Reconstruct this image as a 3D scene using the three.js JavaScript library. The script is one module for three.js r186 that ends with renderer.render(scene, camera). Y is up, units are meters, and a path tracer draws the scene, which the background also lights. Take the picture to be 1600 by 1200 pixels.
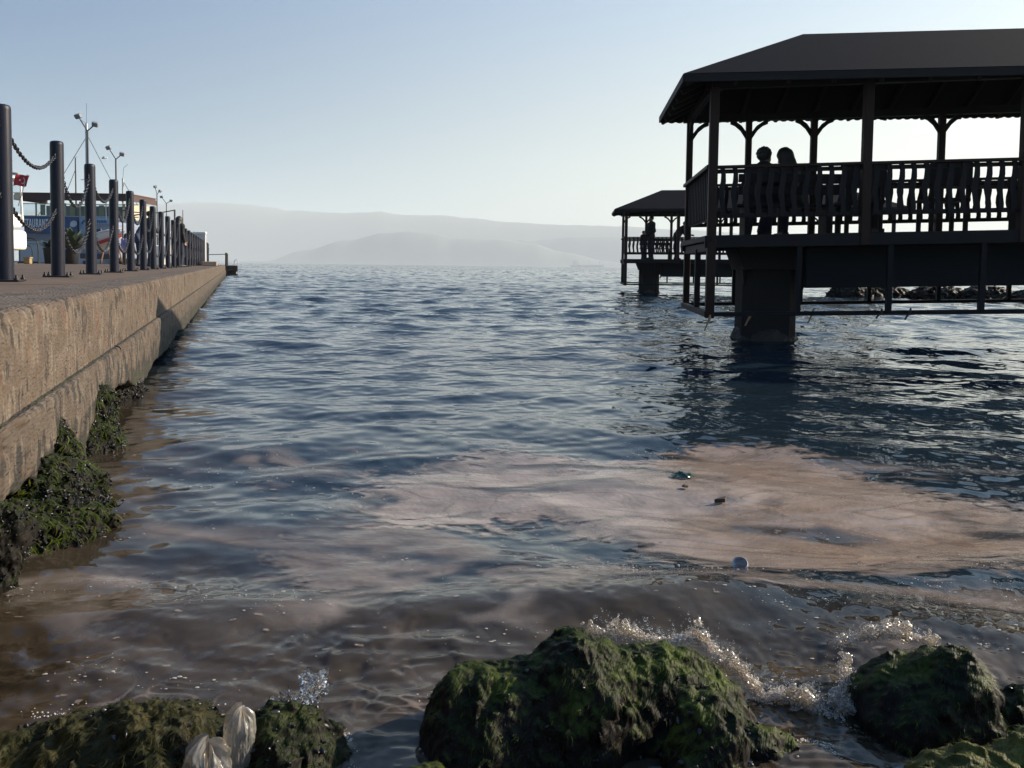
import * as THREE from 'three';
import { mergeGeometries } from 'three/addons/utils/BufferGeometryUtils.js';
import { RoundedBoxGeometry } from 'three/addons/geometries/RoundedBoxGeometry.js';
import { FontLoader } from 'three/addons/loaders/FontLoader.js';
import { TextGeometry } from 'three/addons/geometries/TextGeometry.js';

// ---------------------------------------------------------------- camera, sky, sun, exposure
const scene = new THREE.Scene();
const camera = new THREE.PerspectiveCamera(52.82, 4 / 3, 0.05, 30000);
camera.position.set(0, 0.95, 0);
camera.rotation.order = 'YXZ';
camera.rotation.set(THREE.MathUtils.degToRad(-2.84), 0, 0.0125);
camera.setViewOffset(1600, 1200, 0, 124.5, 1600, 1200);       // the lens is shifted down a little
camera.updateProjectionMatrix();
scene.add(camera);
const renderer = new THREE.WebGLRenderer({ antialias: true });
renderer.setSize(1024, 768);
renderer.toneMapping = THREE.LinearToneMapping;
renderer.toneMappingExposure = 2.2;
renderer.shadowMap.enabled = true;

const SUN = new THREE.Vector3(0.8255, 0.3998, -0.399).normalize();
function skyColor(x, y, z) {                                      // a clear, hazy afternoon: white towards the sun, deep blue away from it
  const e = Math.max(0, y), c = Math.min(1, Math.max(-1, x * SUN.x + y * SUN.y + z * SUN.z)), deg = Math.acos(c) * 180 / Math.PI;
  const k = Math.exp(-e * 3.6), knee = 7 * Math.log(1 + Math.exp((92 - deg) / 7)), back = Math.min(1, Math.max(0, (deg - 95) / 55)), near = 2.4 * Math.exp(-deg / 9);
  const hz = [1.10, 1.25, 1.0], zn = [0.06, 0.29, 0.74], fl = [0.07, 0.26, 0.48], sl = [0.0297, 0.0208, 0.0130], bk = [0.26, 0.18, 0.06];
  return [0, 1, 2].map((i) => ((hz[i] * k + zn[i] * (1 - k)) * (fl[i] + sl[i] * knee + bk[i] * back) + near) / 2.2);
}
{
  const w = 1024, h = 512, a = new Float32Array(w * h * 4);
  for (let j = 0; j < h; j++) for (let i = 0; i < w; i++) {
    const lat = ((j + 0.5) / h - 0.5) * Math.PI, lon = ((i + 0.5) / w - 0.5) * 2 * Math.PI;
    const c = skyColor(Math.cos(lat) * Math.cos(lon), Math.sin(lat), Math.cos(lat) * Math.sin(lon));
    a.set([c[0], c[1], c[2], 1], (j * w + i) * 4);
  }
  const t = new THREE.DataTexture(a, w, h, THREE.RGBAFormat, THREE.FloatType);
  t.mapping = THREE.EquirectangularReflectionMapping; t.magFilter = t.minFilter = THREE.LinearFilter; t.needsUpdate = true;
  scene.background = t; scene.environment = t;
}
const sun = new THREE.DirectionalLight(new THREE.Color().setRGB(1, 0.86, 0.68), 4.6);
sun.position.copy(SUN).multiplyScalar(60); sun.target.position.set(0, 0, -8);
sun.castShadow = true; sun.shadow.mapSize.set(4096, 4096);
Object.assign(sun.shadow.camera, { left: -40, right: 40, top: 40, bottom: -40, near: 1, far: 160 });
scene.add(sun, sun.target);
scene.fog = new THREE.FogExp2(new THREE.Color().setRGB(0.93, 0.97, 1.0), 0.00018);

// ---------------------------------------------------------------- helpers
function mulberry(a) { return () => { a |= 0; a = a + 0x6D2B79F5 | 0; let t = Math.imul(a ^ a >>> 15, 1 | a); t = t + Math.imul(t ^ t >>> 7, 61 | t) ^ t; return ((t ^ t >>> 14) >>> 0) / 4294967296; }; }
const rnd = mulberry(71);
const PERM = new Uint8Array(512); { const r = mulberry(5), p = [...Array(256).keys()]; for (let i = 255; i > 0; i--) { const j = Math.floor(r() * (i + 1)); [p[i], p[j]] = [p[j], p[i]]; } for (let i = 0; i < 512; i++) PERM[i] = p[i & 255]; }
const fade = (t) => t * t * t * (t * (t * 6 - 15) + 10);
function grad(h, x, y, z) { h &= 15; const u = h < 8 ? x : y, v = h < 4 ? y : h === 12 || h === 14 ? x : z; return ((h & 1) ? -u : u) + ((h & 2) ? -v : v); }
function noise(x, y = 0, z = 0) {
  let X = Math.floor(x), Y = Math.floor(y), Z = Math.floor(z); x -= X; y -= Y; z -= Z; X &= 255; Y &= 255; Z &= 255;
  const u = fade(x), v = fade(y), w = fade(z), A = PERM[X] + Y, AA = PERM[A] + Z, AB = PERM[A + 1] + Z, B = PERM[X + 1] + Y, BA = PERM[B] + Z, BB = PERM[B + 1] + Z;
  const L = (a, b, t) => a + (b - a) * t;
  return L(L(L(grad(PERM[AA], x, y, z), grad(PERM[BA], x - 1, y, z), u), L(grad(PERM[AB], x, y - 1, z), grad(PERM[BB], x - 1, y - 1, z), u), v),
    L(L(grad(PERM[AA + 1], x, y, z - 1), grad(PERM[BA + 1], x - 1, y, z - 1), u), L(grad(PERM[AB + 1], x, y - 1, z - 1), grad(PERM[BB + 1], x - 1, y - 1, z - 1), u), v), w);
}
function fbm(x, y, z, n = 4) { let s = 0, a = 0.5; for (let i = 0; i < n; i++) { s += a * noise(x, y, z); x = x * 2.03 + 11.3; y = y * 2.03 + 5.1; z = z * 2.03 + 7.7; a *= 0.5; } return s; }
const clamp = (x, a = 0, b = 1) => Math.min(b, Math.max(a, x));
const sstep = (a, b, x) => { const t = clamp((x - a) / (b - a)); return t * t * (3 - 2 * t); };
const mix = (a, b, t) => a + (b - a) * t;
const mix3 = (a, b, t) => [mix(a[0], b[0], t), mix(a[1], b[1], t), mix(a[2], b[2], t)];
const V = (x, y, z) => new THREE.Vector3(x, y, z);
const lin = (r, g, b) => new THREE.Color().setRGB(r, g, b);

const used = new Map();
function numbered(n) { const k = used.get(n) || 0; used.set(n, k + 1); return k ? `${n}_${String(k).padStart(3, '0')}` : n; }
function tag(o, label, category, group) { Object.assign(o.userData, { label, category }); if (group) o.userData.group = group; return o; }
function shad(o) { o.traverse((m) => { if (m.isMesh) { m.castShadow = true; m.receiveShadow = true; } }); return o; }
function thing(name, label, category, pos = [0, 0, 0], turn = 0, group) {
  const o = new THREE.Group(); o.name = numbered(name); o.position.set(...pos); o.rotation.y = turn; scene.add(o); return tag(o, label, category, group);
}
function part(name, geo, m, parent = scene) {
  const g = Array.isArray(geo) ? mergeGeometries(geo.map(plain)) : geo;
  const o = new THREE.Mesh(g, m); o.name = parent === scene ? numbered(name) : name; o.castShadow = o.receiveShadow = true; parent.add(o); return o;
}
function holder(name, parent, pos = [0, 0, 0]) { const o = new THREE.Group(); o.name = name; o.position.set(...pos); parent.add(o); return o; }
function plain(g) { g = g.index ? g.toNonIndexed() : g; for (const k of Object.keys(g.attributes)) if (!['position', 'normal', 'uv'].includes(k)) g.deleteAttribute(k); if (!g.attributes.uv) g.setAttribute('uv', new THREE.BufferAttribute(new Float32Array(g.attributes.position.count * 2), 2)); return g; }
function box(w, h, d, x = 0, y = 0, z = 0, r = 0) { const g = r ? new RoundedBoxGeometry(w, h, d, 1, r) : new THREE.BoxGeometry(w, h, d); g.translate(x, y, z); return plain(g); }
function bar(a, b, w, h, r = 0.006) {            // a squared timber from a to b
  const A = V(...a), B = V(...b), D = B.clone().sub(A), L = D.length(); D.normalize();
  const up = Math.abs(D.y) > 0.9 ? V(0, 0, 1) : V(0, 1, 0), s = up.clone().cross(D).normalize(), u = D.clone().cross(s);
  const g = plain(r ? new RoundedBoxGeometry(w, h, L, 1, Math.min(r, w * 0.3, h * 0.3)) : new THREE.BoxGeometry(w, h, L));
  g.applyMatrix4(new THREE.Matrix4().makeBasis(s, u, D).setPosition(A.add(B).multiplyScalar(0.5))); return g;
}
function rod(a, b, r1, r2 = r1, n = 8) {
  const A = V(...a), B = V(...b), D = B.clone().sub(A), L = D.length();
  const g = new THREE.CylinderGeometry(r2, r1, L, n); g.applyQuaternion(new THREE.Quaternion().setFromUnitVectors(V(0, 1, 0), D.normalize())); g.translate(...A.add(B).multiplyScalar(0.5).toArray()); return plain(g);
}
function tube(pts, r, n = 24, m = 6) { return plain(new THREE.TubeGeometry(new THREE.CatmullRomCurve3(pts.map((p) => V(...p))), n, r, m)); }
function lathe(pts, n = 24) { return plain(new THREE.LatheGeometry(pts.map((p) => new THREE.Vector2(...p)), n)); }
function ball(rx, ry, rz, x = 0, y = 0, z = 0, n = 12) { const g = new THREE.SphereGeometry(1, n, Math.ceil(n * 0.7)); g.scale(rx, ry, rz); g.translate(x, y, z); return plain(g); }
function extrude(pts, depth, bevel = 0) { const s = new THREE.Shape(pts.map((p) => new THREE.Vector2(...p))); return plain(new THREE.ExtrudeGeometry(s, { depth, bevelEnabled: bevel > 0, bevelSize: bevel, bevelThickness: bevel, bevelSegments: 1, curveSegments: 4 })); }
function sheet(nu, nv, fn) {                                       // fn(i, j) -> [x, y, z, u, v, r?, g?, b?]
  const P = [], U = [], C = [], I = []; let col = false;
  for (let j = 0; j <= nv; j++) for (let i = 0; i <= nu; i++) { const p = fn(i, j); P.push(p[0], p[1], p[2]); U.push(p[3] || 0, p[4] || 0); if (p.length > 5) { col = true; C.push(p[5], p[6], p[7]); } }
  for (let j = 0; j < nv; j++) for (let i = 0; i < nu; i++) { const a = j * (nu + 1) + i, b = a + 1, c = a + nu + 1, d = c + 1; I.push(a, c, b, b, c, d); }
  const g = new THREE.BufferGeometry(); g.setAttribute('position', new THREE.Float32BufferAttribute(P, 3)); g.setAttribute('uv', new THREE.Float32BufferAttribute(U, 2));
  if (col) g.setAttribute('color', new THREE.Float32BufferAttribute(C, 3));
  g.setIndex(I); g.computeVertexNormals(); return g;
}
// a surface of a field (negative inside) by surface nets
function netMesh(f, lo, hi, cell, colorFn) {
  const n = [0, 1, 2].map((k) => Math.ceil((hi[k] - lo[k]) / cell) + 1), [nx, ny, nz] = n, F = new Float32Array(nx * ny * nz);
  let q = 0; for (let k = 0; k < nz; k++) for (let j = 0; j < ny; j++) for (let i = 0; i < nx; i++) F[q++] = f(lo[0] + i * cell, lo[1] + j * cell, lo[2] + k * cell);
  const id = new Int32Array(nx * ny * nz).fill(-1), P = [], I = [], at = (i, j, k) => (k * ny + j) * nx + i;
  const E = [[0, 1], [2, 3], [4, 5], [6, 7], [0, 2], [1, 3], [4, 6], [5, 7], [0, 4], [1, 5], [2, 6], [3, 7]];
  const v = new Float32Array(8);
  for (let k = 0; k < nz - 1; k++) for (let j = 0; j < ny - 1; j++) for (let i = 0; i < nx - 1; i++) {
    let s = 0; for (let c = 0; c < 8; c++) { v[c] = F[at(i + (c & 1), j + (c >> 1 & 1), k + (c >> 2))]; if (v[c] < 0) s++; }
    if (s === 0 || s === 8) continue;
    let x = 0, y = 0, z = 0, m = 0;
    for (const [a, b] of E) if ((v[a] < 0) !== (v[b] < 0)) { const t = v[a] / (v[a] - v[b]); x += (a & 1) + t * ((b & 1) - (a & 1)); y += (a >> 1 & 1) + t * ((b >> 1 & 1) - (a >> 1 & 1)); z += (a >> 2) + t * ((b >> 2) - (a >> 2)); m++; }
    id[at(i, j, k)] = P.length / 3; P.push(lo[0] + (i + x / m) * cell, lo[1] + (j + y / m) * cell, lo[2] + (k + z / m) * cell);
  }
  const quad = (a, b, c, d, flip) => { if (a < 0 || b < 0 || c < 0 || d < 0) return; flip ? I.push(a, c, b, a, d, c) : I.push(a, b, c, a, c, d); };
  for (let k = 1; k < nz - 1; k++) for (let j = 1; j < ny - 1; j++) for (let i = 1; i < nx - 1; i++) {
    const a = F[at(i, j, k)] < 0;
    if (a !== F[at(i + 1, j, k)] < 0) quad(id[at(i, j - 1, k - 1)], id[at(i, j, k - 1)], id[at(i, j, k)], id[at(i, j - 1, k)], !a);
    if (a !== F[at(i, j + 1, k)] < 0) quad(id[at(i - 1, j, k - 1)], id[at(i - 1, j, k)], id[at(i, j, k)], id[at(i, j, k - 1)], !a);
    if (a !== F[at(i, j, k + 1)] < 0) quad(id[at(i - 1, j - 1, k)], id[at(i, j - 1, k)], id[at(i, j, k)], id[at(i - 1, j, k)], !a);
  }
  const N = new Float32Array(P.length), e = cell * 0.5, C = colorFn ? new Float32Array(P.length) : null;
  for (let p = 0; p < P.length; p += 3) {
    const [x, y, z] = [P[p], P[p + 1], P[p + 2]]; let a = f(x + e, y, z) - f(x - e, y, z), b = f(x, y + e, z) - f(x, y - e, z), c = f(x, y, z + e) - f(x, y, z - e); const l = Math.hypot(a, b, c) || 1; a /= l; b /= l; c /= l;
    N[p] = a; N[p + 1] = b; N[p + 2] = c; if (C) C.set(colorFn(x, y, z, a, b, c), p);
  }
  const g = new THREE.BufferGeometry(); g.setAttribute('position', new THREE.Float32BufferAttribute(P, 3)); g.setAttribute('normal', new THREE.BufferAttribute(N, 3)); g.setAttribute('uv', new THREE.BufferAttribute(new Float32Array(P.length / 3 * 2), 2));
  if (C) g.setAttribute('color', new THREE.BufferAttribute(C, 3)); g.setIndex(I); return g;
}
const smin = (a, b, k) => { const h = Math.max(0, k - Math.abs(a - b)) / k; return Math.min(a, b) - h * h * k * 0.25; };
function capsule(x, y, z, a, b, ra, rb) {
  const bx = b[0] - a[0], by = b[1] - a[1], bz = b[2] - a[2], px = x - a[0], py = y - a[1], pz = z - a[2], t = clamp((px * bx + py * by + pz * bz) / (bx * bx + by * by + bz * bz + 1e-12));
  return Math.hypot(px - bx * t, py - by * t, pz - bz * t) - mix(ra, rb, t);
}
const ell = (x, y, z, c, r) => { const a = (x - c[0]) / r[0], b = (y - c[1]) / r[1], d = (z - c[2]) / r[2], k = Math.hypot(a, b, d); return (k - 1) * Math.min(r[0], r[1], r[2]) * (k > 1 ? 1 : 1); };
function tex(w, h, fn, srgb = true) {
  const a = new Uint8Array(w * h * 4), e = (x) => srgb ? 255 * (x <= 0.0031308 ? 12.92 * x : 1.055 * Math.pow(x, 1 / 2.4) - 0.055) : 255 * x;
  for (let j = 0; j < h; j++) for (let i = 0; i < w; i++) { const c = fn(i / w, j / h); const p = (j * w + i) * 4; a[p] = e(clamp(c[0])); a[p + 1] = e(clamp(c[1])); a[p + 2] = e(clamp(c[2])); a[p + 3] = c.length > 3 ? 255 * clamp(c[3]) : 255; }
  const t = new THREE.DataTexture(a, w, h); t.wrapS = t.wrapT = THREE.RepeatWrapping; t.magFilter = THREE.LinearFilter; t.minFilter = THREE.LinearMipmapLinearFilter; t.generateMipmaps = true; if (srgb) t.colorSpace = THREE.SRGBColorSpace; t.needsUpdate = true; return t;
}
const std = (c, rough = 0.7, o = {}) => new THREE.MeshPhysicalMaterial({ color: lin(...c), roughness: rough, ...o });
// noise that repeats every `p` cells in x and y
function tnoise(x, y, p, s = 0) { const a = x / p * Math.PI * 2, R = p / (2 * Math.PI); return noise(Math.cos(a) * R + s, Math.sin(a) * R + s * 1.7, y); }

// ---------------------------------------------------------------- materials
const grainTex = tex(256, 256, (u, v) => { const n = 0.6 + 0.5 * noise(u * 60, v * 4) + 0.35 * noise(u * 20, v * 2, 4); return [n, n, n]; }, false);
const speckTex = tex(256, 256, (u, v) => { const n = 0.5 + 0.5 * noise(u * 40, v * 40) + 0.3 * noise(u * 110, v * 110, 4); return [n, n, n]; }, false);
const M = {
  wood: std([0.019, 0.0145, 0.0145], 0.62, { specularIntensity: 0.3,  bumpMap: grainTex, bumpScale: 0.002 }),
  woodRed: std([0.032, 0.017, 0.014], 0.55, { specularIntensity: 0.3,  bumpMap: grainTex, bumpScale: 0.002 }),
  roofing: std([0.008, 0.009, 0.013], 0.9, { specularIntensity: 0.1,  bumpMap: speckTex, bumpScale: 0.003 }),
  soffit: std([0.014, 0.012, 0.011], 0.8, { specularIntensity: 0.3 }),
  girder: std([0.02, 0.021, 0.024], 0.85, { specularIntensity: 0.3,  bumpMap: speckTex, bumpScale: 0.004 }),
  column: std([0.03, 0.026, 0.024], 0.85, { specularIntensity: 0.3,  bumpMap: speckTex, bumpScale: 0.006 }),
  steel: std([0.013, 0.013, 0.015], 0.6, { specularIntensity: 0.3 }),
  bollard: new THREE.MeshPhysicalMaterial({ color: lin(0.007, 0.008, 0.018), roughness: 0.4, specularIntensity: 0.6, bumpMap: speckTex, bumpScale: 0.0008 }),
  bolt: std([0.03, 0.026, 0.024], 0.5, { metalness: 0.6 }),
  chain: std([0.05, 0.05, 0.055], 0.38, { metalness: 0.75 }),
  white: std([0.72, 0.7, 0.66], 0.45), offwhite: std([0.45, 0.45, 0.44], 0.5), cream: std([0.42, 0.38, 0.28], 0.8),
  grey: std([0.2, 0.2, 0.21], 0.6), darkgrey: std([0.05, 0.05, 0.055], 0.6), black: std([0.012, 0.012, 0.014], 0.6), rubber: std([0.02, 0.02, 0.02], 0.85),
  glass: new THREE.MeshPhysicalMaterial({ color: lin(0.85, 0.9, 0.92), transmission: 1, thickness: 0, roughness: 0.03, ior: 1.45 }),
  darkglass: new THREE.MeshPhysicalMaterial({ color: lin(0.02, 0.025, 0.035), roughness: 0.08, ior: 1.5 }),
  brownroof: std([0.06, 0.032, 0.028], 0.7), blue: std([0.035, 0.075, 0.19], 0.5), paleblue: std([0.22, 0.33, 0.46], 0.5), red: std([0.45, 0.03, 0.03], 0.6), rust: std([0.14, 0.07, 0.04], 0.8),
  alu: std([0.42, 0.42, 0.43], 0.4, { metalness: 0.7 }), plant: new THREE.MeshPhysicalMaterial({ color: lin(0.022, 0.042, 0.014), roughness: 0.8, side: THREE.DoubleSide, transmission: 0.3, thickness: 0 }),
};

// ---------------------------------------------------------------- the sea
const WAVES = [];
{
  const r = mulberry(33);
  for (let i = 0; i < 64; i++) {
    const lam = 0.16 * Math.pow(48, i / 63) * (0.9 + 0.2 * r()), th = (r() + r() - 1) * 0.95 + 0.1, k = 2 * Math.PI / lam;
    let s = 0.036; if (lam < 0.3) s *= 0.9; if (lam > 0.3 && lam < 1.1) s *= 1.45; if (lam > 1.5) s *= 0.7; if (lam > 2.2) s *= 0.55; if (lam > 4) s *= 0.5;
    WAVES.push([k * Math.sin(th), k * Math.cos(th), r() * 6.283, s / k, lam]);
  }
}
function waveH(x, z, cut) {
  const r = Math.hypot(x, z), calm = mix(0.54, 0.92, sstep(6, 16, r)), far = sstep(10, 60, r);
  const wx = x + 0.22 * noise(x * 0.9, z * 0.9, 3.3), wz = z + 0.22 * noise(x * 0.9 + 40, z * 0.9, 8.1);
  let h = 0;
  for (const w of WAVES) { if (w[4] < cut) continue; const f = w[4] < cut * 1.6 ? (w[4] - cut) / (cut * 0.6) : 1; let a = w[3] * f; if (w[4] < 0.45) a *= mix(0.45, 1.2, far); h += a * (Math.exp(0.8 * (Math.sin(w[0] * wx + w[1] * wz + w[2]) - 1)) * 2.1 - 1); }
  h *= calm * (1 + 0.35 * noise(x * 0.11, z * 0.16, 1.5));
  // a low swell running in on the rocks
  const zz = z + 2.02 + 0.12 * Math.sin(x * 2.1 + 0.6) + 0.1 * noise(x * 1.5, 0.3);
  h += 0.035 * Math.exp(-zz * zz / 0.022) * sstep(1.9, -0.4, x);
  if (cut < 0.2 && r < 4.2) { const nr = sstep(4.2, 2.4, r), sh = sstep(-2.5, -1.75, z + 0.2 * noise(x * 2.5, 1)), pat = 0.5 + 0.9 * noise(x * 1.7, z * 2.3, 11); h += nr * pat * (0.004 * noise(x * 13 + 2 * noise(x * 3, z * 3), z * 21, 7) + sh * (0.013 * noise(x * 4.5 + 1.5 * noise(x * 2, z * 2, 5), z * 7.5, 2) + 0.011 * noise(x * 10 + 1.6 * noise(x * 5, z * 5), z * 18 + 1.2 * noise(x * 6, z * 6, 2), 3) + 0.007 * sstep(0.2, 0.7, x) * noise(x * 36 + noise(x * 9, z * 9), z * 44, 6) + 0.0052 * noise(x * 27 + 1.5 * noise(x * 12, z * 12), z * 46, 9))); }
  if (r < 1.9) h *= sstep(1.1, 1.9, r) * 0.6 + 0.4;
  return h;
}
function inPoly(p, x, z) {                                            // signed distance, negative inside
  let d = 1e9, s = false;
  for (let i = 0, j = p.length - 1; i < p.length; j = i++) {
    const [ax, az] = p[j], [bx, bz] = p[i], ex = bx - ax, ez = bz - az, wx = x - ax, wz = z - az, t = clamp((wx * ex + wz * ez) / (ex * ex + ez * ez));
    d = Math.min(d, Math.hypot(wx - ex * t, wz - ez * t));
    if ((bz > z) !== (az > z) && x < (ax - bx) * (z - bz) / (az - bz) + bx) s = !s;
  }
  return s ? -d : d;
}
function silt(x, z) {                                                 // how turbid the water is: brown silt stirred up along the rocks and the quay
  const t = -(x + 3.994) * 0.336 - (z + 6.089) * 0.942, o = (x + 3.994) * 0.942 - (z + 6.089) * 0.336;
  const w = 0.35 * fbm(x * 1.3, z * 1.3, 2.2, 4) + 0.10 * noise(x * 5, z * 7, 1.1);
  const shore = sstep(-2.45, -1.95, z + w * 1.5 - 0.10 * x), wall = sstep(1.95, 1.1, o + w * 1.6) * sstep(1.5, -2.5, t);
  return clamp(Math.max(shore, wall * 0.9));
}
{
  const rows = []; for (let r = 0.75; r < 1400;) { rows.push(r); r += Math.max(0.011, r * 0.0082); }
  const angs = []; for (let a = -100; a < -38; a += 1.1) angs.push(a); for (let a = -38; a < 38; a += 0.105) angs.push(a); for (let a = 38; a <= 100; a += 1.1) angs.push(a);
  const P = new Float32Array(rows.length * angs.length * 3), N = new Float32Array(P.length), C = new Float32Array(P.length), U = new Float32Array(rows.length * angs.length * 2), I = [];
  let q = 0;
  rows.forEach((r, j) => {
    const dr = Math.max(0.011, r * 0.0082), cut = Math.min(dr * 1.9, 0.34);
    angs.forEach((deg, i) => {
      const a = deg * Math.PI / 180, x = r * Math.sin(a), z = -r * Math.cos(a), p = q * 3, fine = Math.abs(deg) < 40, c2 = fine ? cut : Math.max(cut, r * 0.05), e = Math.min(0.06, Math.max(0.004, dr * 0.5));
      const h = r > 1500 ? 0 : waveH(x, z, c2);
      let gx = 0, gz = 0; if (r < 1500) { gx = (waveH(x + e, z, c2) - h) / e; gz = (waveH(x, z + e, c2) - h) / e; }
      const l = 1 / Math.hypot(gx, 1, gz);
      P[p] = x; P[p + 1] = h; P[p + 2] = z; N[p] = -gx * l; N[p + 1] = l; N[p + 2] = -gz * l;
      const s = r < 8 ? silt(x, z) : 0, n = r < 8 ? 0.5 + 0.9 * fbm(x * 3.1, z * 4.2, 9.1, 3) : 0.5;
      const c = mix3([0.010, 0.019, 0.027], mix3([0.016, 0.012, 0.0075], [0.058, 0.042, 0.025], clamp(n)), s);
      C[p] = c[0]; C[p + 1] = c[1]; C[p + 2] = c[2]; U[q * 2] = x / 4; U[q * 2 + 1] = z / 4; q++;
      if (j && i) { const b = q - 1; I.push(b, b - 1, b - angs.length, b - 1, b - 1 - angs.length, b - angs.length); }
    });
  });
  const g = new THREE.BufferGeometry(); g.setAttribute('position', new THREE.BufferAttribute(P, 3)); g.setAttribute('normal', new THREE.BufferAttribute(N, 3)); g.setAttribute('color', new THREE.BufferAttribute(C, 3)); g.setAttribute('uv', new THREE.BufferAttribute(U, 2));
  // indices wound so that faces look up
  g.setIndex(new THREE.BufferAttribute(new Uint32Array(I), 1));
  const rp = mulberry(8), comps = []; for (let i = 0; i < 70; i++) { const m = 4 + 46 * Math.pow(rp(), 1.3), th = (rp() + rp() - 1) * 1.5; const kx = Math.round(m * Math.sin(th)), kz = Math.round(m * Math.cos(th)); if (kx || kz) comps.push([kx, kz, rp() * 6.283, 1 / Math.hypot(kx, kz) ** 1.05]); }
  const hs = new Float32Array(1024 * 1024); let lo = 1e9, hi = -1e9;
  const sx = comps.map((c) => Float32Array.from({ length: 1024 }, (_, i) => 2 * Math.PI * c[0] * i / 1024));
  for (let j = 0; j < 1024; j++) for (let i = 0; i < 1024; i++) { let h = 0; for (let k = 0; k < comps.length; k++) h += comps[k][3] * Math.sin(sx[k][i] + 2 * Math.PI * comps[k][1] * j / 1024 + comps[k][2]); hs[j * 1024 + i] = h; if (h < lo) lo = h; if (h > hi) hi = h; }
  const bump = tex(1024, 1024, (u, v) => { const h = (hs[Math.round(v * 1024) * 1024 + Math.round(u * 1024)] - lo) / (hi - lo); return [h, h, h]; }, false);
  const m = new THREE.MeshPhysicalMaterial({ color: 0xffffff, vertexColors: true, roughness: 0.045, ior: 1.335, bumpMap: bump, bumpScale: 0.034 });
  const sea = part('sea_water', g, m); sea.userData.kind = 'structure'; sea.castShadow = false;
}
// the film of scum that drifts on the water
const SCUM = [
  [1, [[-0.69, -3.0], [-0.65, -3.26], [-0.43, -3.53], [-0.17, -3.6], [0.1, -3.68], [0.31, -3.57], [0.62, -3.67], [0.9, -3.93], [1.27, -3.95], [1.55, -3.69], [1.71, -3.27], [1.94, -3.1], [2.4, -3.03], [2.5, -2.5], [1.7, -2.33], [1.05, -2.34], [0.84, -2.17], [0.64, -2.14], [0.53, -2.37], [0.34, -2.64], [0.13, -2.79], [-0.22, -2.69], [-0.54, -2.71]]],
  [0.62, [[-0.82, -2.4], [-0.68, -2.58], [-0.42, -2.56], [-0.19, -2.42], [-0.14, -2.19], [-0.27, -2.06], [-0.51, -2.05], [-0.74, -2.21]]],
  [0.5, [[-0.11, -2.3], [0.21, -2.38], [0.31, -2.22], [0.15, -2.11], [-0.06, -2.14]]],
  [0.35, [[-1.13, -3.39], [-0.87, -3.51], [-0.7, -3.26], [-0.92, -2.99]]],
  [0.30, [[-1.44, -2.15], [-1.18, -2.18], [-0.9, -2.16], [-0.91, -1.97], [-1.27, -1.89]]],
];
const FOOT = [[0.16, -1.53, 0.36, 0.17], [0.88, -1.57, 0.18, 0.15], [-0.74, -1.39, 0.34, 0.16], [-0.42, -1.41, 0.13, 0.11], [0.36, -1.39, 0.09, 0.08], [0.93, -1.25, 0.36, 0.15], [0.52, -1.4, 0.12, 0.09]];
function scumAt(x, z) {
  const sw = 0.34 * fbm(x * 0.9 + 7, z * 1.3, 4.4, 2), wx = x + 0.12 * fbm(x * 2.2, z * 3, 1.7, 3) + 0.05 * noise(x * 7, z * 9, 3), wz = z + sw * 0.5 + 0.13 * fbm(x * 2 + 9, z * 3, 5.7, 3);
  const rag = 0.22 * fbm(wx * 2.6, wz * 5, 6.6, 4) + 0.09 * noise(wx * 13, wz * 24, 2) + 0.06 * noise(wx * 31, wz * 55, 5);
  let d = 0; for (const [k, p] of SCUM) { const sd = inPoly(p, wx, wz); if (sd < 0.4) d = Math.max(d, k * sstep(0.04, -0.14, sd + rag * 1.5)); }
  // thin veils and curling filaments round about
  const q = fbm(wx * 1.1 + 2.2 * noise(wx * 0.9, wz * 1.2, 3), wz * 2.6 + 1.6 * noise(wx * 1.1, wz * 1.4, 8), 11, 3), zone = sstep(-4.4, -3.4, z) * sstep(-1.6, -2.0, z) * sstep(2.8, 1.8, x);
  const veil = sstep(0.02, 0.36, q) * zone * 0.62, fil = 0;
  d = Math.max(d, veil, fil);
  const hole = sstep(-0.06, -0.34, fbm(wx * 1.7 + 2 * noise(wx, wz * 1.5, 2), wz * 4.2, 17, 3)) * 0.75;
  d *= (0.90 + 0.5 * fbm(wx * 1.6, wz * 4 + 2 * noise(wx * 1.4, wz * 2, 7), 4, 3)) * (1 - hole);
  // lacy foam that laps at the rocks
  if (z > -2.0) { let e = 9; for (const [cx, cz, rx, rz] of FOOT) { const u = (x - cx) / rx, v = (z - cz) / rz, l = Math.hypot(u, v); e = Math.min(e, Math.abs(l - 1) * Math.min(rx, rz)); }
    const band = sstep(0.14, 0.0, e + 0.08 * fbm(x * 5, z * 7, 3, 2)), cell = Math.abs(noise(x * 17 + 2 * noise(x * 6, z * 6), z * 24, 5)), lace = sstep(0.10, 0.02, cell) * band * sstep(-0.25, 0.15, noise(x * 3.5, z * 4.5, 12)); d = Math.max(d, lace * 0.4, band * 0.30 * sstep(0.1, 0.4, fbm(x * 4, z * 6, 14, 3))); }
  return clamp(d);
}
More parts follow.
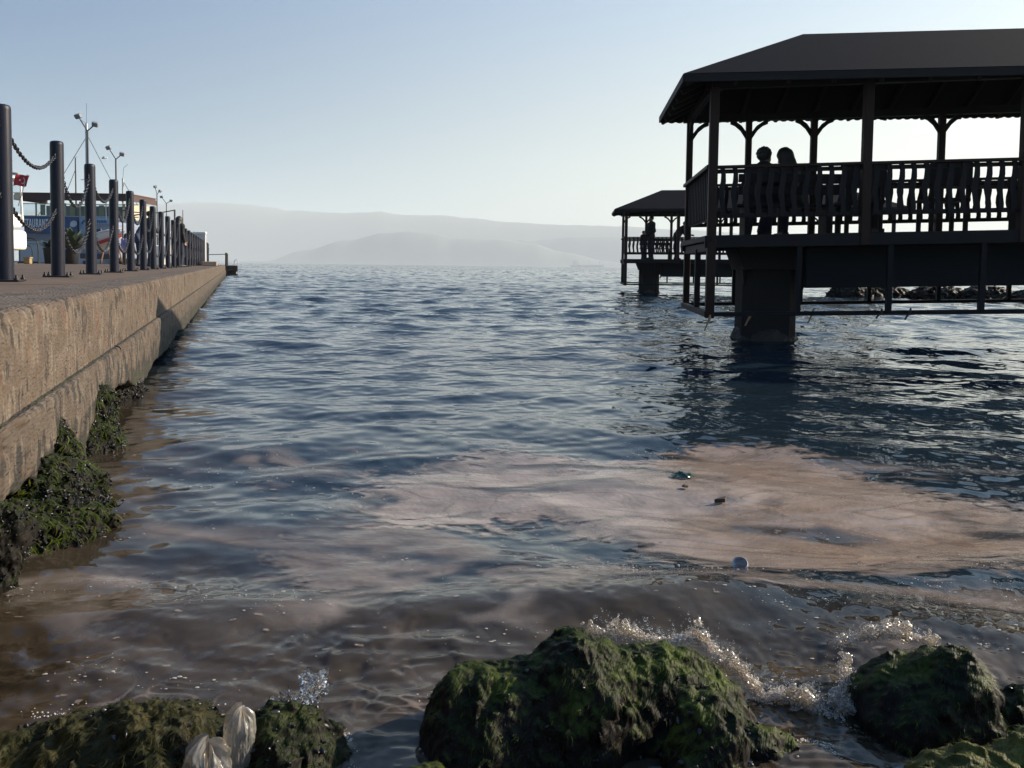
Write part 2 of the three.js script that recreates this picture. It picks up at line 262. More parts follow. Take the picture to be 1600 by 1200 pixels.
{
  const x0 = -2.1, x1 = 3.0, z0 = -4.7, z1 = -1.20, nx = 400, nz = 280;
  const g = sheet(nx, nz, (i, j) => { const x = mix(x0, x1, i / nx), z = mix(z0, z1, j / nz), o = (x + 3.994) * 0.942 - (z + 6.089) * 0.336; return [o < 1 ? x + 0 : x, waveH(x, z, 0.03) + 0.0035, z, i / nx, j / nz]; });
  const map = tex(1400, 850, (u, v) => {
    const x = mix(x0, x1, u), z = mix(z0, z1, v), a = scumAt(x, z);
    const t = 0.5 + 0.9 * fbm(x * 1.6 + 5, z * 2.4, 3.3, 4), f = 0.5 + 0.8 * fbm(x * 9, z * 14, 8.2, 2), rustP = sstep(0.2, 1.3, x) * clamp(0.4 + 1.2 * fbm(x * 1.2, z * 1.7, 7.7, 3));
    let c = mix3([0.26, 0.205, 0.172], [0.40, 0.335, 0.29], clamp(t)); c = mix3(c, [0.26, 0.165, 0.10], rustP * 0.8);
    const crack = sstep(0.035, 0.0, Math.abs(fbm(x * 2.2 + 2 * noise(x * 1.3, z * 2), z * 4.2 + 1.5 * noise(x * 1.1, z * 1.7, 3), 12, 2))) * 0.28;
    c = c.map((q) => q * (0.84 + 0.3 * f) * (1 - crack));
    const speck = noise(x * 85, z * 120, 3) > 0.62 && a > 0.05 ? 1 : 0; if (speck) c = mix3(c, [0.42, 0.37, 0.32], 0.6);
    const island = noise(x * 24, z * 60, 6.1) > 0.60 && noise(x * 1.4, z * 1.4, 1) > -0.1 ? 0.55 : 0;   // small curds of froth
    return [...(island > a ? [0.32, 0.27, 0.225] : c), clamp(Math.max(a * (0.60 + 0.36 * f), island))];
  });
  map.wrapS = map.wrapT = THREE.ClampToEdgeWrapping;
  const bm = tex(700, 430, (u, v) => { const x = mix(x0, x1, u), z = mix(z0, z1, v); const n = 0.5 + 0.6 * fbm(x * 5, z * 14, 3, 4) + 0.25 * noise(x * 60, z * 80, 2); return [n, n, n]; }, false);
  const m = new THREE.MeshPhysicalMaterial({ map, transparent: true, roughness: 0.2, ior: 1.36, bumpMap: bm, bumpScale: 0.005, side: THREE.DoubleSide });
  const s = part('scum_film', g, m); s.castShadow = false; s.userData.kind = 'stuff'; tag(s, 'pinkish brown scum and foam film drifting on the near water', 'scum');
}

// ---------------------------------------------------------------- far hills across the bay
{
  const hill = (name, z, depth, pts, seed, ext) => {
    const nu = 160, nv = 14, xa = pts[0][0], xb = pts[pts.length - 1][0];
    const H = (x) => { for (let i = 1; i < pts.length; i++) if (x <= pts[i][0]) { const t = (x - pts[i - 1][0]) / (pts[i][0] - pts[i - 1][0]); return mix(pts[i - 1][1], pts[i][1], t * t * (3 - 2 * t)); } return pts[pts.length - 1][1]; };
    const g = sheet(nu, nv, (i, j) => { const x = mix(xa, xb, i / nu), s = j / nv, prof = s < 0.5 ? sstep(0, 0.5, s) : sstep(1, 0.5, s); const h = H(x) * (0.985 + 0.05 * fbm(x / 70, seed, 0, 4)) * prof * (1 + 0.10 * (1 - prof) * fbm(x / 240, s * 3, seed, 2)); return [x, h - 2.5, z - depth + 2 * depth * (1 - s) , x / 100, s]; });
    g.scale(2.5, 2.5, 2.5); const o = part(name, g, std([0.12, 0.125, 0.13], 1.0, { side: THREE.DoubleSide })); o.userData.kind = 'structure'; o.castShadow = false; return o;
  };
  hill('far_mountains', -2700, 320, [[-4200, 120], [-3200, 150], [-2500, 190], [-1900, 170], [-1310, 200], [-1181, 210], [-1074, 214], [-967, 209], [-850, 202], [-775, 188], [-689, 185], [-582, 184], [-475, 188], [-389, 180], [-239, 178], [-153, 170], [-3, 158], [146, 151], [318, 149], [639, 136], [1069, 107], [1715, 55], [2300, 10]], 2.2);
  hill('middle_hills', -1900, 180, [[-690, 0], [-598, 7], [-503, 37], [-409, 62], [-315, 79], [-253, 86], [-190, 80], [-143, 70], [-33, 68], [45, 60], [123, 39], [234, 18], [330, 0]], 6.1);
  hill('middle_hills', -2250, 160, [[-200, 5], [-74, 37], [33, 80], [179, 92], [287, 93], [451, 80], [724, 47], [1000, 8]], 9.4);
  hill('coastal_plain', -1800, 60, [[-1300, 3], [-700, 6], [-360, 9], [-120, 8], [160, 6], [600, 4], [1600, 2]], 3.7);
}

// ---------------------------------------------------------------- the concrete quay
const HD = 0.7806, B0 = [-3.994, -6.089], QD = [-0.336, -0.942], QN = [0.942, -0.336];
const Q = (o, y, t) => [B0[0] + QD[0] * t + QN[0] * o, y, B0[1] + QD[1] * t + QN[1] * o];
const TURN = Math.atan2(0.336, 0.942);                 // turns local -z along the quay
const concreteTex = (seed, tide) => tex(2048, 512, (u, v) => {   // u along 8 m, v: 0 foot .. 1 top
  const x = u * 8;
  const n1 = tnoise(x * 16, v * 2.6, 128, seed), n2 = tnoise(x * 46, v * 4.5, 368, seed + 4), n3 = tnoise(x * 7, v * 6, 56, seed + 9), n4 = tnoise(x * 60, v * 60, 480, seed + 2);
  let c = mix3([0.118, 0.083, 0.054], [0.168, 0.125, 0.086], clamp(0.5 + n3));
  const dark = sstep(0.02, 0.30, n1 * 0.5 + n2 * 0.4 + n3 * 0.55 + 0.25 * tnoise(x * 2.2, v * 1.5, 17.6, seed + 31) + 0.03 * Math.sin(v * 9)); c = mix3(c, [0.036, 0.026, 0.018], dark * 0.9);
  const pale = sstep(0.20, 0.36, tnoise(x * 34, v * 2, 272, seed + 13) + 0.5 * n3); c = mix3(c, [0.26, 0.21, 0.155], pale * 0.5);
  const rust = sstep(0.28, 0.42, tnoise(x * 7, v * 2, 56, seed + 21) + 0.5 * n2 - 0.06); c = mix3(c, [0.17, 0.085, 0.045], rust * 0.45);
  if (tide) { const w = sstep(0.10, 0.34, 0.74 - v + 0.55 * n1 + 0.4 * n3 + 0.22 * n2); c = mix3(c, [0.026, 0.021, 0.014], w * 0.9); const gr = sstep(0.2, 0.4, 0.36 - v + 0.6 * n3 + 0.4 * n2); c = mix3(c, [0.05, 0.06, 0.015], gr * 0.8); }
  const f = 0.86 + 0.34 * n4 + 0.18 * n2; return c.map((q) => q * f);
});
const wallTex = concreteTex(3.1, false), ledgeTex = concreteTex(8.3, true);
const wallBump = tex(1024, 512, (u, v) => { const x = u * 8; const pit = sstep(0.42, 0.6, tnoise(x * 26, v * 26, 208, 6)); const n = 0.62 + 0.3 * tnoise(x * 8, v * 5, 64, 2) + 0.25 * tnoise(x * 40, v * 40, 320, 5) - 0.5 * pit; return [n, n, n]; }, false);
const M2 = {
  wall: std([0.70, 0.70, 0.72], 0.9, { map: wallTex, bumpMap: wallBump, bumpScale: 0.012 }),
  ledge: std([0.55, 0.55, 0.56], 0.82, { map: ledgeTex, bumpMap: wallBump, bumpScale: 0.014 }),
  core: std([0.04, 0.034, 0.027], 0.9, { bumpMap: speckTex, bumpScale: 0.01 }),
  deck: std([0.95, 0.82, 0.68], 0.9, { map: tex(1024, 1024, (u, v) => { const x = u * 6, z = v * 6; let n = 0.5 + 0.55 * tnoise(x * 3, z * 3, 18, 4) + 0.3 * noise(x * 30, z * 30, 3); let c = mix3([0.07, 0.05, 0.036], [0.12, 0.087, 0.063], clamp(n)); const st = sstep(0.25, 0.4, tnoise(x * 1.3, z * 5, 7.8, 9)); c = mix3(c, [0.06, 0.046, 0.038], st * 0.7); return c; }), bumpMap: speckTex, bumpScale: 0.006 }),
};
const YB = [[-9, 0.2], [-6, 0.2], [-4.35, 0.22], [-4.05, 0.2], [-3.8, 0.05], [-3.2, 0.0], [-2.75, 0.02], [-2.45, 0.13], [-1.95, 0.21], [-1.4, 0.15], [-1.0, 0.06], [-0.4, 0.04], [0.3, 0.1], [0.9, 0.06], [2.1, 0.06], [3.2, 0.12], [4.2, 0.05], [60, 0.04]];
const ybAt = (t) => { for (let i = 1; i < YB.length; i++) if (t <= YB[i][0]) { const s = (t - YB[i - 1][0]) / (YB[i][0] - YB[i - 1][0]); return mix(YB[i - 1][1], YB[i][1], s) + 0.025 * noise(t * 7, 2.2) + 0.012 * noise(t * 23, 1); } return 0.04; };
const quay = new THREE.Group(); quay.name = 'quay'; quay.userData.kind = 'structure'; scene.add(quay);
{
  const profile = (pts, n) => { const L = [0]; for (let i = 1; i < pts.length; i++) L.push(L[i - 1] + Math.hypot(pts[i][0] - pts[i - 1][0], pts[i][1] - pts[i - 1][1])); const T = L[L.length - 1]; return { T, at: (s) => { s *= T; let i = 1; while (i < pts.length - 1 && s > L[i]) i++; const k = (s - L[i - 1]) / (L[i] - L[i - 1] || 1); return [mix(pts[i - 1][0], pts[i][0], k), mix(pts[i - 1][1], pts[i][1], k)]; } }; };
  const block = (name, t0, t1, ptsOf, nv, m, kind) => {
    const len = t1 - t0, nu = Math.max(4, Math.round(len / (t0 < 8 ? 0.018 : t0 < 20 ? 0.06 : 0.3)));
    const g = sheet(nu, nv, (i, j) => {
      const t = mix(t0 + 0.006, t1 - 0.006, i / nu), pr = profile(ptsOf(t)), s = Math.pow(j / nv, 0.9); let [o, y] = pr.at(s);
      const face = kind === 'deck' ? sstep(0.85, 0.99, o) : 1, edge = kind === 'deck' ? Math.exp(-((Math.hypot(o - 0.99, y - HD)) ** 2) / 0.0022) : Math.exp(-((Math.hypot(o - 1.05, y - 0.41)) ** 2) / 0.0018);
      const endEdge = Math.exp(-Math.min(t - t0, t1 - t) / 0.02);
      const rough = 0.006 * fbm(t * 9, y * 9, o * 9, 3) + 0.004 * noise(t * 40, y * 40, o * 40), chip = Math.max(0, noise(t * 13, y * 9, 4.2) - 0.1) * 0.05 + Math.max(0, noise(t * 47, y * 30, 8)) * 0.02;
      const nearEnd = sstep(-3.4, -4.4, t);
      o += face * rough - edge * chip * (0.7 + 1.6 * nearEnd) - endEdge * 0.012 * face; y += (1 - face) * rough * 0.6 - edge * chip * (0.45 + nearEnd) * (kind === 'deck' ? 1 : 0.7) - (1 - face) * endEdge * 0.008;
      const p = Q(o, y, t); return [...p, t / 8, kind === 'deck' ? (y - 0.36) / 0.45 + Math.max(0, 0.99 - o) * 2.2 : y / 0.46 + Math.max(0, 1.06 - o) * (y > 0.3 ? 2 : 0)];
    });
    const b = part(name, g, m, quay); return b;
  };
  const joints = [-8.4, -6.5, -2.6, 1.3, 5.2, 9.1, 13, 18, 24, 30, 36, 42, 49.5];
  for (let i = 1; i < joints.length; i++) block('wall_block', joints[i - 1], joints[i], () => [[0.62, HD], [0.9, HD], [0.975, HD - 0.002], [0.993, HD - 0.012], [1.0, HD - 0.035], [1.0, HD - 0.2], [1.0, 0.42]], 46, M2.wall, 'deck');
  const j2 = [-8.4, -5.1, -1.75, 2.2, 6.1, 10, 14, 20, 27, 34, 41, 49.5];
  for (let i = 1; i < j2.length; i++) block('ledge_block', j2[i - 1], j2[i], (t) => [[0.96, 0.425], [1.034, 0.423], [1.043, 0.416], [1.046, 0.40], [1.05, 0.25], [1.045, ybAt(t)], [0.99, ybAt(t) - 0.015], [0.80, ybAt(t) + 0.03]], 44, M2.ledge, 'ledge');
  // the deck in front of the edge blocks: slabs with open joints between
  const lines = [-8.4, -5, -2.6, -0.7, 1.3, 3.2, 5.2, 7.1, 9.1, 12, 16, 22, 30, 40, 49.5];
  for (let i = 1; i < lines.length; i++) {
    for (const [oa, ob] of [[-1.8, 0.612], [-4.2, -1.81]]) {
      const nu = 12, nv = 10; const g = sheet(nu, nv, (a, b) => { const t = mix(lines[i - 1] + 0.008, lines[i] - 0.008, b / nv), o = mix(oa + 0.004, ob - 0.004, a / nu); const e = (a === 0 || b === 0 || a === nu || b === nv) ? -0.004 : 0; return [...Q(o, HD - 0.003 + e + 0.004 * noise(t * 1.2, o * 1.2, i), t), o / 6, t / 6]; });
      part('deck_slab', flip(g), M2.deck, quay);
    }
  }
  const far = sheet(2, 2, (a, b) => { const t = mix(-8.4, 49.5, b / 2), o = mix(-9.6, -4.21, a / 2); return [...Q(o, HD - 0.004, t), o / 6, t / 6]; });
  part('deck_surface', flip(far), M2.deck, quay);
  // core under the slabs, set back below the ledge
  const core = (o0, o1, y0, y1, t0, t1) => { const g = plain(new THREE.BoxGeometry(o1 - o0, y1 - y0, t1 - t0)); g.rotateY(TURN); const c = Q((o0 + o1) / 2, (y0 + y1) / 2, (t0 + t1) / 2); g.translate(...c); return g; };
  part('quay_core', [core(-9.55, 0.93, 0.43, HD - 0.03, -8.4, 49.4), core(-9.55, 0.78, -0.9, 0.43, -8.4, 49.4)], M2.core, quay);
}
function flip(g) { const a = g.index.array; for (let i = 0; i < a.length; i += 3) { const t = a[i + 1]; a[i + 1] = a[i + 2]; a[i + 2] = t; } g.computeVertexNormals(); return g; }

// ---------------------------------------------------------------- bollards and their chains
const ORD = ['nearest', 'second', 'third', 'fourth', 'fifth', 'sixth', 'seventh', 'eighth', 'ninth', 'tenth', 'eleventh', 'twelfth', 'thirteenth', 'fourteenth', 'fifteenth', 'sixteenth', 'seventeenth', 'eighteenth', 'nineteenth', 'twentieth', 'twenty-first', 'twenty-second', 'twenty-third', 'twenty-fourth', 'twenty-fifth', 'twenty-sixth'];
const SP = 1.9303, BH = 1.38, NB = 25;
const bollards = [];
{
  const proto = thing('bollard', 'x', 'bollard', Q(0, HD, 0), TURN, 'dark blue bollards along the quay edge');
  const r = 0.063;
  const post = part('post', lathe([[0.001, BH], [r * 0.55, BH - 0.001], [r * 0.85, BH - 0.008], [r * 0.97, BH - 0.02], [r, BH - 0.04], [r, 0.012]], 28), M.bollard, proto);
  const base = part('base_plate', box(0.24, 0.014, 0.24, 0, 0.008, 0, 0.004), M.bolt, proto);
  for (const [a, b] of [[1, 1], [1, -1], [-1, 1], [-1, -1]]) part('bolt', [lathe([[0.001, 0.05], [0.010, 0.05], [0.010, 0.028], [0.019, 0.028], [0.019, 0.013]], 6).translate(a * 0.1, 0.002, b * 0.1)], M.bolt, base);
  for (const y of [0.885, 0.485]) for (const s of [1, -1]) part('chain_eye', plain(new THREE.TorusGeometry(0.02, 0.005, 6, 12)).rotateY(Math.PI / 2).translate(0, y * BH, s * (r + 0.014)), M.chain, post);
  for (let i = 0; i < NB; i++) {
    const b = i ? proto.clone() : proto; if (i) { b.name = numbered('bollard'); scene.add(b); }
    b.position.set(...Q(0, HD - 0.002, SP * i)); b.rotation.y = TURN + (i ? (rnd() - 0.5) * 0.06 : 0); b.rotation.z = i ? (rnd() - 0.5) * 0.012 : 0;
    b.userData = { category: 'bollard', group: 'dark blue bollards along the quay edge', label: i ? (i === NB - 1 ? 'farthest dark blue bollard at the far end of the quay row' : `${ORD[i]} dark blue iron bollard from the camera along the quay edge`) : 'nearest and tallest dark blue bollard, cut by the left frame edge' };
    bollards.push(b);
  }
  const link = (n, m) => plain(new THREE.TorusGeometry(0.021, 0.0062, n, m)).scale(0.8, 1.3, 1);
  const fine = link(6, 10), coarse = link(4, 6);
  const SAG = [[0.2, 0.22], [0.43, 0.4], [0.23, 0.35], [0.41, 0.34], [0.36, 0.36], [0.42, 0.3], [0.34, 0.38], [0.38, 0.34]];
  for (let i = 0; i < NB - 1; i++) for (let k = 0; k < 2; k++) {
    const sag = (SAG[i] || [0.32 + 0.12 * rnd(), 0.3 + 0.1 * rnd()])[k], y0 = HD + BH * [0.885, 0.485][k] - 0.012, z0 = SP * i + r + 0.03, z1 = SP * (i + 1) - r - 0.03;
    const skew = 0.5 + 0.03 * (rnd() - 0.5), pts = []; let pl = null, acc = 0; const curve = [];
    for (let s = 0; s <= 400; s++) { const u = s / 400, w = u + (skew - 0.5) * u * (1 - u) * 4; curve.push([mix(z0, z1, w), y0 - sag * (1 - Math.pow(2 * u - 1, 2))]); }
    const pitch = 0.042; pts.push(curve[0]); for (let s = 1; s < curve.length; s++) { acc += Math.hypot(curve[s][0] - curve[s - 1][0], curve[s][1] - curve[s - 1][1]); if (acc >= pitch) { pts.push(curve[s]); acc -= pitch; } }
    const gs = pts.map((p, n) => { const q = pts[Math.min(n + 1, pts.length - 1)], p0 = pts[Math.max(0, n - 1)]; const A = V(...Q(0, p0[1], p0[0])), B = V(...Q(0, q[1], q[0])), D = B.sub(A).normalize(); const g = (i < 5 ? fine : coarse).clone(); g.rotateY(n % 2 ? Math.PI / 2 : 0); g.rotateY((rnd() - 0.5) * 0.5 + 0.5); g.applyQuaternion(new THREE.Quaternion().setFromUnitVectors(V(0, 1, 0), D)); const c = Q((rnd() - 0.5) * 0.004, p[1], p[0]); g.translate(c[0], c[1], c[2]); return g; });
    const c = part('chain', gs, M.chain);
    tag(c, `${k ? 'lower' : 'upper'} sagging iron chain between the ${ORD[i]} and ${ORD[i + 1]} bollards`, 'chain', 'chains hung between the quay bollards');
  }
}

// ---------------------------------------------------------------- the pavilions on the water
const SLOPE = 0.028;                                      // the decks climb a little towards the shore
const FL = 1.365, LEN = 9.0, WID = 2.2, BAY = 1.8;
function makePavilion(SL) {
  const root = thing('pavilion', 'x', 'pavilion');
  const y = (u, h) => h + SL * u;
  const B = (name, a, b, w, h, m = M.wood, par = root, r) => part(name, bar([a[0], y(a[0], a[1]), a[2]], [b[0], y(b[0], b[1]), b[2]], w, h, r), m, par);
  // concrete column, cap and girder
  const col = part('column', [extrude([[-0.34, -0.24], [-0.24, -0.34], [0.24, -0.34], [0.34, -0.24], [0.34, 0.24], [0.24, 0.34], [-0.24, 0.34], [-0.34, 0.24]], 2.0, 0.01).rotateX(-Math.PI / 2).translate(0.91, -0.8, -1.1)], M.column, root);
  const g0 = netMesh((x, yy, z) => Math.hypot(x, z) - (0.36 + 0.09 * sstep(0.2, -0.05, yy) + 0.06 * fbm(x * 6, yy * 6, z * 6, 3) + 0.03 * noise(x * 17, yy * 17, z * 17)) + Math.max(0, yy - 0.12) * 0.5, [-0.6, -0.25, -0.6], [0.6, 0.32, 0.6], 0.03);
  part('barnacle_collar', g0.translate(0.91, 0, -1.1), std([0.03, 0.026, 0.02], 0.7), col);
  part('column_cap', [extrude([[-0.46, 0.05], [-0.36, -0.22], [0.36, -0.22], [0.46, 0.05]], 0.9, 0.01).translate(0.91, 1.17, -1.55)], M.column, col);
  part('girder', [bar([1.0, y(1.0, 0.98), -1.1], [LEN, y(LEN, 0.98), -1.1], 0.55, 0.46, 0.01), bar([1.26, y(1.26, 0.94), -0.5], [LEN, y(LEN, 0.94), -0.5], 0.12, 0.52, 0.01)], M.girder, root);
  // deck: edge beams, joists, planks
  const deck = holder('deck', root);
  B('edge_beam', [-0.08, FL - 0.09, 0.0], [LEN, FL - 0.09, 0.0], 0.08, 0.15, M.wood, deck); B('edge_beam', [-0.08, FL - 0.09, -WID], [LEN, FL - 0.09, -WID], 0.08, 0.15, M.wood, deck);
  B('edge_beam', [-0.04, FL - 0.05, 0.06], [-0.04, FL - 0.05, -WID - 0.06], 0.09, 0.07, M.wood, deck); B('edge_beam', [0.0, FL - 0.15, -0.06], [0.0, FL - 0.15, -WID + 0.06], 0.07, 0.11, M.wood, deck);
  for (let u = 0.55; u < LEN; u += 0.62) B('joist', [u, FL - 0.11, -0.05], [u, FL - 0.11, -WID + 0.05], 0.06, 0.1, M.wood, deck, 0);
  for (let k = 0; k < 15; k++) { const z = -0.075 - k * (WID - 0.15) / 14; B('plank', [-0.05, FL - 0.025 - 0.005, z], [LEN, FL - 0.025 - 0.005, z], (WID - 0.15) / 14 - 0.008, 0.04, M.wood, deck, 0); }
  for (const [u0, v0] of [[0.5, -0.75], [1.42, -0.62]]) B('strut', [u0, FL - 0.15, v0], [0.91 + (u0 - 0.91) * 0.72, 0.62, v0 - 0.12], 0.04, 0.05, M.steel, root, 0);
  // posts and braces
  const posts = []; for (let i = 0; i <= 5; i++) { posts.push([BAY * i, 0, 0.105, i === 0 ? 0.34 : FL - 0.16]); posts.push([BAY * i, -WID, 0.09, i === 0 ? 0.42 : FL - 0.16]); } posts.push([0.86, -WID, 0.085, FL - 0.16]);
  const brace = (s) => { const o = [[0.03, -0.36], [0.055, -0.30], [0.12, -0.20], [0.20, -0.13], [0.27, -0.10], [0.27, -0.045], [0.21, -0.055], [0.11, -0.125], [0.045, -0.215], [0.03, -0.25]].map(([a, b]) => [a * s, b]); return extrude(s > 0 ? o : o.reverse(), 0.045).translate(0, 0, -0.0225); };
  for (const [u, v, w, foot] of posts) {
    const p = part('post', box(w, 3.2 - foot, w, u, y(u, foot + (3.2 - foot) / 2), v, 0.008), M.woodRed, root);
    for (const s of [1, -1]) if (v !== 0 && !(u === 0 && s < 0)) part('brace', brace(s).translate(u, y(u, 3.175), v), M.wood, p);
    if (u === 0) part('brace', brace(1).rotateY(v === 0 ? Math.PI / 2 : -Math.PI / 2).translate(u, y(u, 3.175), v), M.wood, p);
  }
  // top plates
  for (const v of [0, -WID]) B('top_plate', [-0.1, 3.17, v], [LEN, 3.17, v], 0.09, 0.1); B('top_plate', [0, 3.175, 0.1], [0, 3.175, -WID - 0.1], 0.085, 0.1);
  // roof
  const e0 = -0.42, vf = 0.35, vb = -WID - 0.35, vm = -WID / 2, EY = 3.235, RY = 4.07, r0 = 1.31, r1 = LEN - 1.31, e1 = LEN + 0.42, rs = 0.012;
  const EB = EY + 0.06; const roof = holder('roof', root), yr = (u, h) => h + rs * u;
  const slab = (pts, name, m, t = 0.055) => {           // a sloped board of real thickness from its upper outline
    const P = pts.map(([a, b, c]) => V(a, yr(a, b), c)), N = P[1].clone().sub(P[0]).cross(P[2].clone().sub(P[0])).normalize(); if (N.y < 0) N.negate();
    const D = P.map((p) => p.clone().addScaledVector(N, -t)), T = [], tri = (a, b, c) => T.push(...a.toArray(), ...b.toArray(), ...c.toArray()), n = P.length;
    const ccw = P[1].clone().sub(P[0]).cross(P[2].clone().sub(P[0])).y > 0;
    for (let i = 1; i < n - 1; i++) { ccw ? tri(P[0], P[i], P[i + 1]) : tri(P[0], P[i + 1], P[i]); ccw ? tri(D[0], D[i + 1], D[i]) : tri(D[0], D[i], D[i + 1]); }
    for (let i = 0; i < n; i++) { const j = (i + 1) % n; tri(P[i], D[i], P[j]); tri(P[j], D[i], D[j]); }
    const g = new THREE.BufferGeometry(); g.setAttribute('position', new THREE.Float32BufferAttribute(T, 3)); const uv = []; for (let i = 0; i < T.length; i += 3) uv.push(T[i] * 1.5, T[i + 2] * 1.5); g.setAttribute('uv', new THREE.Float32BufferAttribute(uv, 2)); g.computeVertexNormals(); return part(name, g, m, roof);
  };
  // dark roofing felt on each slope
  const courses = 1;
  const lerpP = (a, b, t) => a.map((q, i) => mix(q, b[i], t));
  const side = (A, Bp, C, D) => { for (let k = 0; k < courses; k++) { const t0 = k / courses, t1 = (k + 1) / courses, lift = 0.0015; const a = lerpP(A, D, t0), b = lerpP(Bp, C, t0), c = lerpP(Bp, C, Math.min(1, t1 + 0.012)), d = lerpP(A, D, Math.min(1, t1 + 0.012)); a[1] += lift; b[1] += lift; slab(Math.hypot(c[0] - d[0], c[2] - d[2]) > 0.02 ? [a, b, c, d] : [a, b, c], 'roof_slope', M.roofing, 0.02); } };
  side([e0, EY, vf], [e1, EY, vf], [r1, RY, vm], [r0, RY, vm]); side([e1, EB, vb], [e0, EB, vb], [r0, RY, vm], [r1, RY, vm]);
  side([e0, EB, vb], [e0, EY, vf], [r0, RY, vm], [r0, RY, vm]);
  // soffit boards under the shingles, rafters below them
  const under = 0.045; slab([[e0 + 0.03, EY - under, vf - 0.03], [e1, EY - under, vf - 0.03], [r1, RY - under, vm], [r0, RY - under, vm]], 'soffit', M.soffit, 0.02); slab([[e1, EB - under, vb + 0.03], [e0 + 0.03, EB - under, vb + 0.03], [r0, RY - under, vm], [r1, RY - under, vm]], 'soffit', M.soffit, 0.02); slab([[e0 + 0.03, EB - under, vb + 0.03], [e0 + 0.03, EY - under, vf - 0.03], [r0, RY - under, vm]], 'soffit', M.soffit, 0.02);
  const rb = (a, b) => part('rafter', bar([a[0], yr(a[0], a[1] - 0.105), a[2]], [b[0], yr(b[0], b[1] - 0.105), b[2]], 0.045, 0.07, 0), M.wood, roof);
  for (let u = r0; u <= r1 + 0.01; u += (r1 - r0) / 12) { rb([u, EY, vf - 0.04], [u, RY, vm]); rb([u, EB, vb + 0.04], [u, RY, vm]); }
  for (const q of [0.35, 0.7]) { const u = mix(e0, r0, q); const yy = mix(EY, RY, q); rb([u, EY, vf - 0.04], [u, yy, mix(vf, vm, q)]); rb([u, EB, vb + 0.04], [u, yy, mix(vb, vm, q)]); rb([e0 + 0.04, EY, mix(vf, vm, q)], [mix(e0, r0, q), yy, mix(vf, vm, q)]); rb([e0 + 0.04, EY, mix(vb, vm, q)], [mix(e0, r0, q), yy, mix(vb, vm, q)]); }
  rb([e0 + 0.03, EY, vf - 0.03], [r0, RY, vm]); rb([e0 + 0.03, EB, vb + 0.03], [r0, RY, vm]); rb([e0 + 0.04, EY, vm], [r0, RY, vm]);
  const fb = (a, b, ha, hb) => part('fascia', bar([a[0], yr(a[0], ha - 0.055), a[1]], [b[0], yr(b[0], hb - 0.055), b[1]], 0.022, 0.09, 0.003), M.wood, roof);
  fb([e0, vf], [e1, vf], EY, EY); fb([e0, vb], [e1, vb], EB, EB); fb([e0, vf + 0.011], [e0, vb - 0.011], EY, EB);
  // scalloped trim under the far eave
  const sc = []; for (let u = e0 + 0.06; u < e1; u += 0.12) sc.push(plain(new THREE.CylinderGeometry(0.05, 0.05, 0.012, 10)).rotateX(Math.PI / 2).scale(1, 0.5, 1).translate(u, yr(u, EB - 0.095), vb + 0.02)); part('scalloped_trim', sc, M.wood, roof);
  // railings with wavy balusters
  const bal = (ph) => { const L = [], Rr = [], n = 7, h = 0.60; for (let i = 0; i <= n; i++) { const t = i / n, c = 0.013 * Math.sin(t * h / 0.40 * 6.283 + ph), w = 0.030 + 0.004 * Math.cos(t * h / 0.40 * 6.283 + 1); L.push([c - w, t * h]); Rr.push([c + w, t * h]); } return extrude([...Rr, ...L.reverse()], 0.022).translate(0, 0, -0.011); };
  const balA = bal(0.4), slat = box(0.05, 0.62, 0.022);
  const railing = (ua, ub, v, n, par) => {
    const len = ub - ua; for (let i = 0; i < n; i++) { const u = ua + (i + 0.5) * len / n; const m = part('baluster', balA, M.wood, par); m.position.set(u, y(u, FL + 0.21), v); m.rotation.z = (rnd() - 0.5) * 0.02; }
    B('handrail', [ua, FL + 0.815, v], [ub, FL + 0.815, v], 0.09, 0.035, M.woodRed, par); B('rail_bar', [ua, FL + 0.765, v - 0.022], [ub, FL + 0.765, v - 0.022], 0.022, 0.05, M.wood, par, 0); B('rail_bar', [ua, FL + 0.225, v - 0.022], [ub, FL + 0.225, v - 0.022], 0.022, 0.055, M.wood, par, 0);
  };
  for (const v of [0, -WID]) for (let i = 0; i < 5; i++) { const h = holder('railing', root); railing(BAY * i + 0.05, BAY * (i + 1) - 0.05, v, 12, h); }
  { const h = holder('side_railing', root); for (let i = 0; i < 14; i++) { const m = part('slat', slat, M.wood, h); m.position.set(0.0, FL + 0.52, -0.12 - i * (WID - 0.24) / 13); m.rotation.y = Math.PI / 2; } B('handrail', [-0.02, FL + 0.83, -0.02], [-0.02, FL + 0.83, -WID - 0.12], 0.10, 0.045, M.woodRed, h); B('rail_bar', [0.03, FL + 0.225, -0.05], [0.03, FL + 0.225, -WID + 0.05], 0.03, 0.06, M.wood, h, 0); B('rail_bar', [0.03, FL + 0.77, -0.05], [0.03, FL + 0.77, -WID + 0.05], 0.025, 0.045, M.wood, h, 0); }
  // the frame that hangs below the deck
  const fr = holder('hanging_frame', root), fy = 0.385;
  B('frame_rail', [-0.05, fy, 0], [LEN, fy, 0], 0.05, 0.055, M.steel, fr); B('frame_rail', [-0.05, fy + 0.02, -WID], [LEN, fy + 0.02, -WID], 0.05, 0.05, M.steel, fr); B('frame_rail', [-0.03, fy + 0.005, 0.04], [-0.03, fy + 0.005, -WID - 0.08], 0.07, 0.075, M.wood, fr);
  for (let u = 1.05; u < LEN; u += 1.06) B('hanger', [u, fy, 0.0], [u, FL - 0.16, 0.0], 0.06, 0.06, M.steel, fr, 0);
  for (let u = 0.7; u < LEN; u += 0.98) B('hanger', [u, fy, -WID], [u, FL - 0.16, -WID], 0.05, 0.05, M.steel, fr, 0);
  for (const v of [-0.95]) B('hanger', [-0.02, fy, v], [-0.02, FL - 0.16, v], 0.07, 0.07, M.wood, fr, 0);
  return root;
}
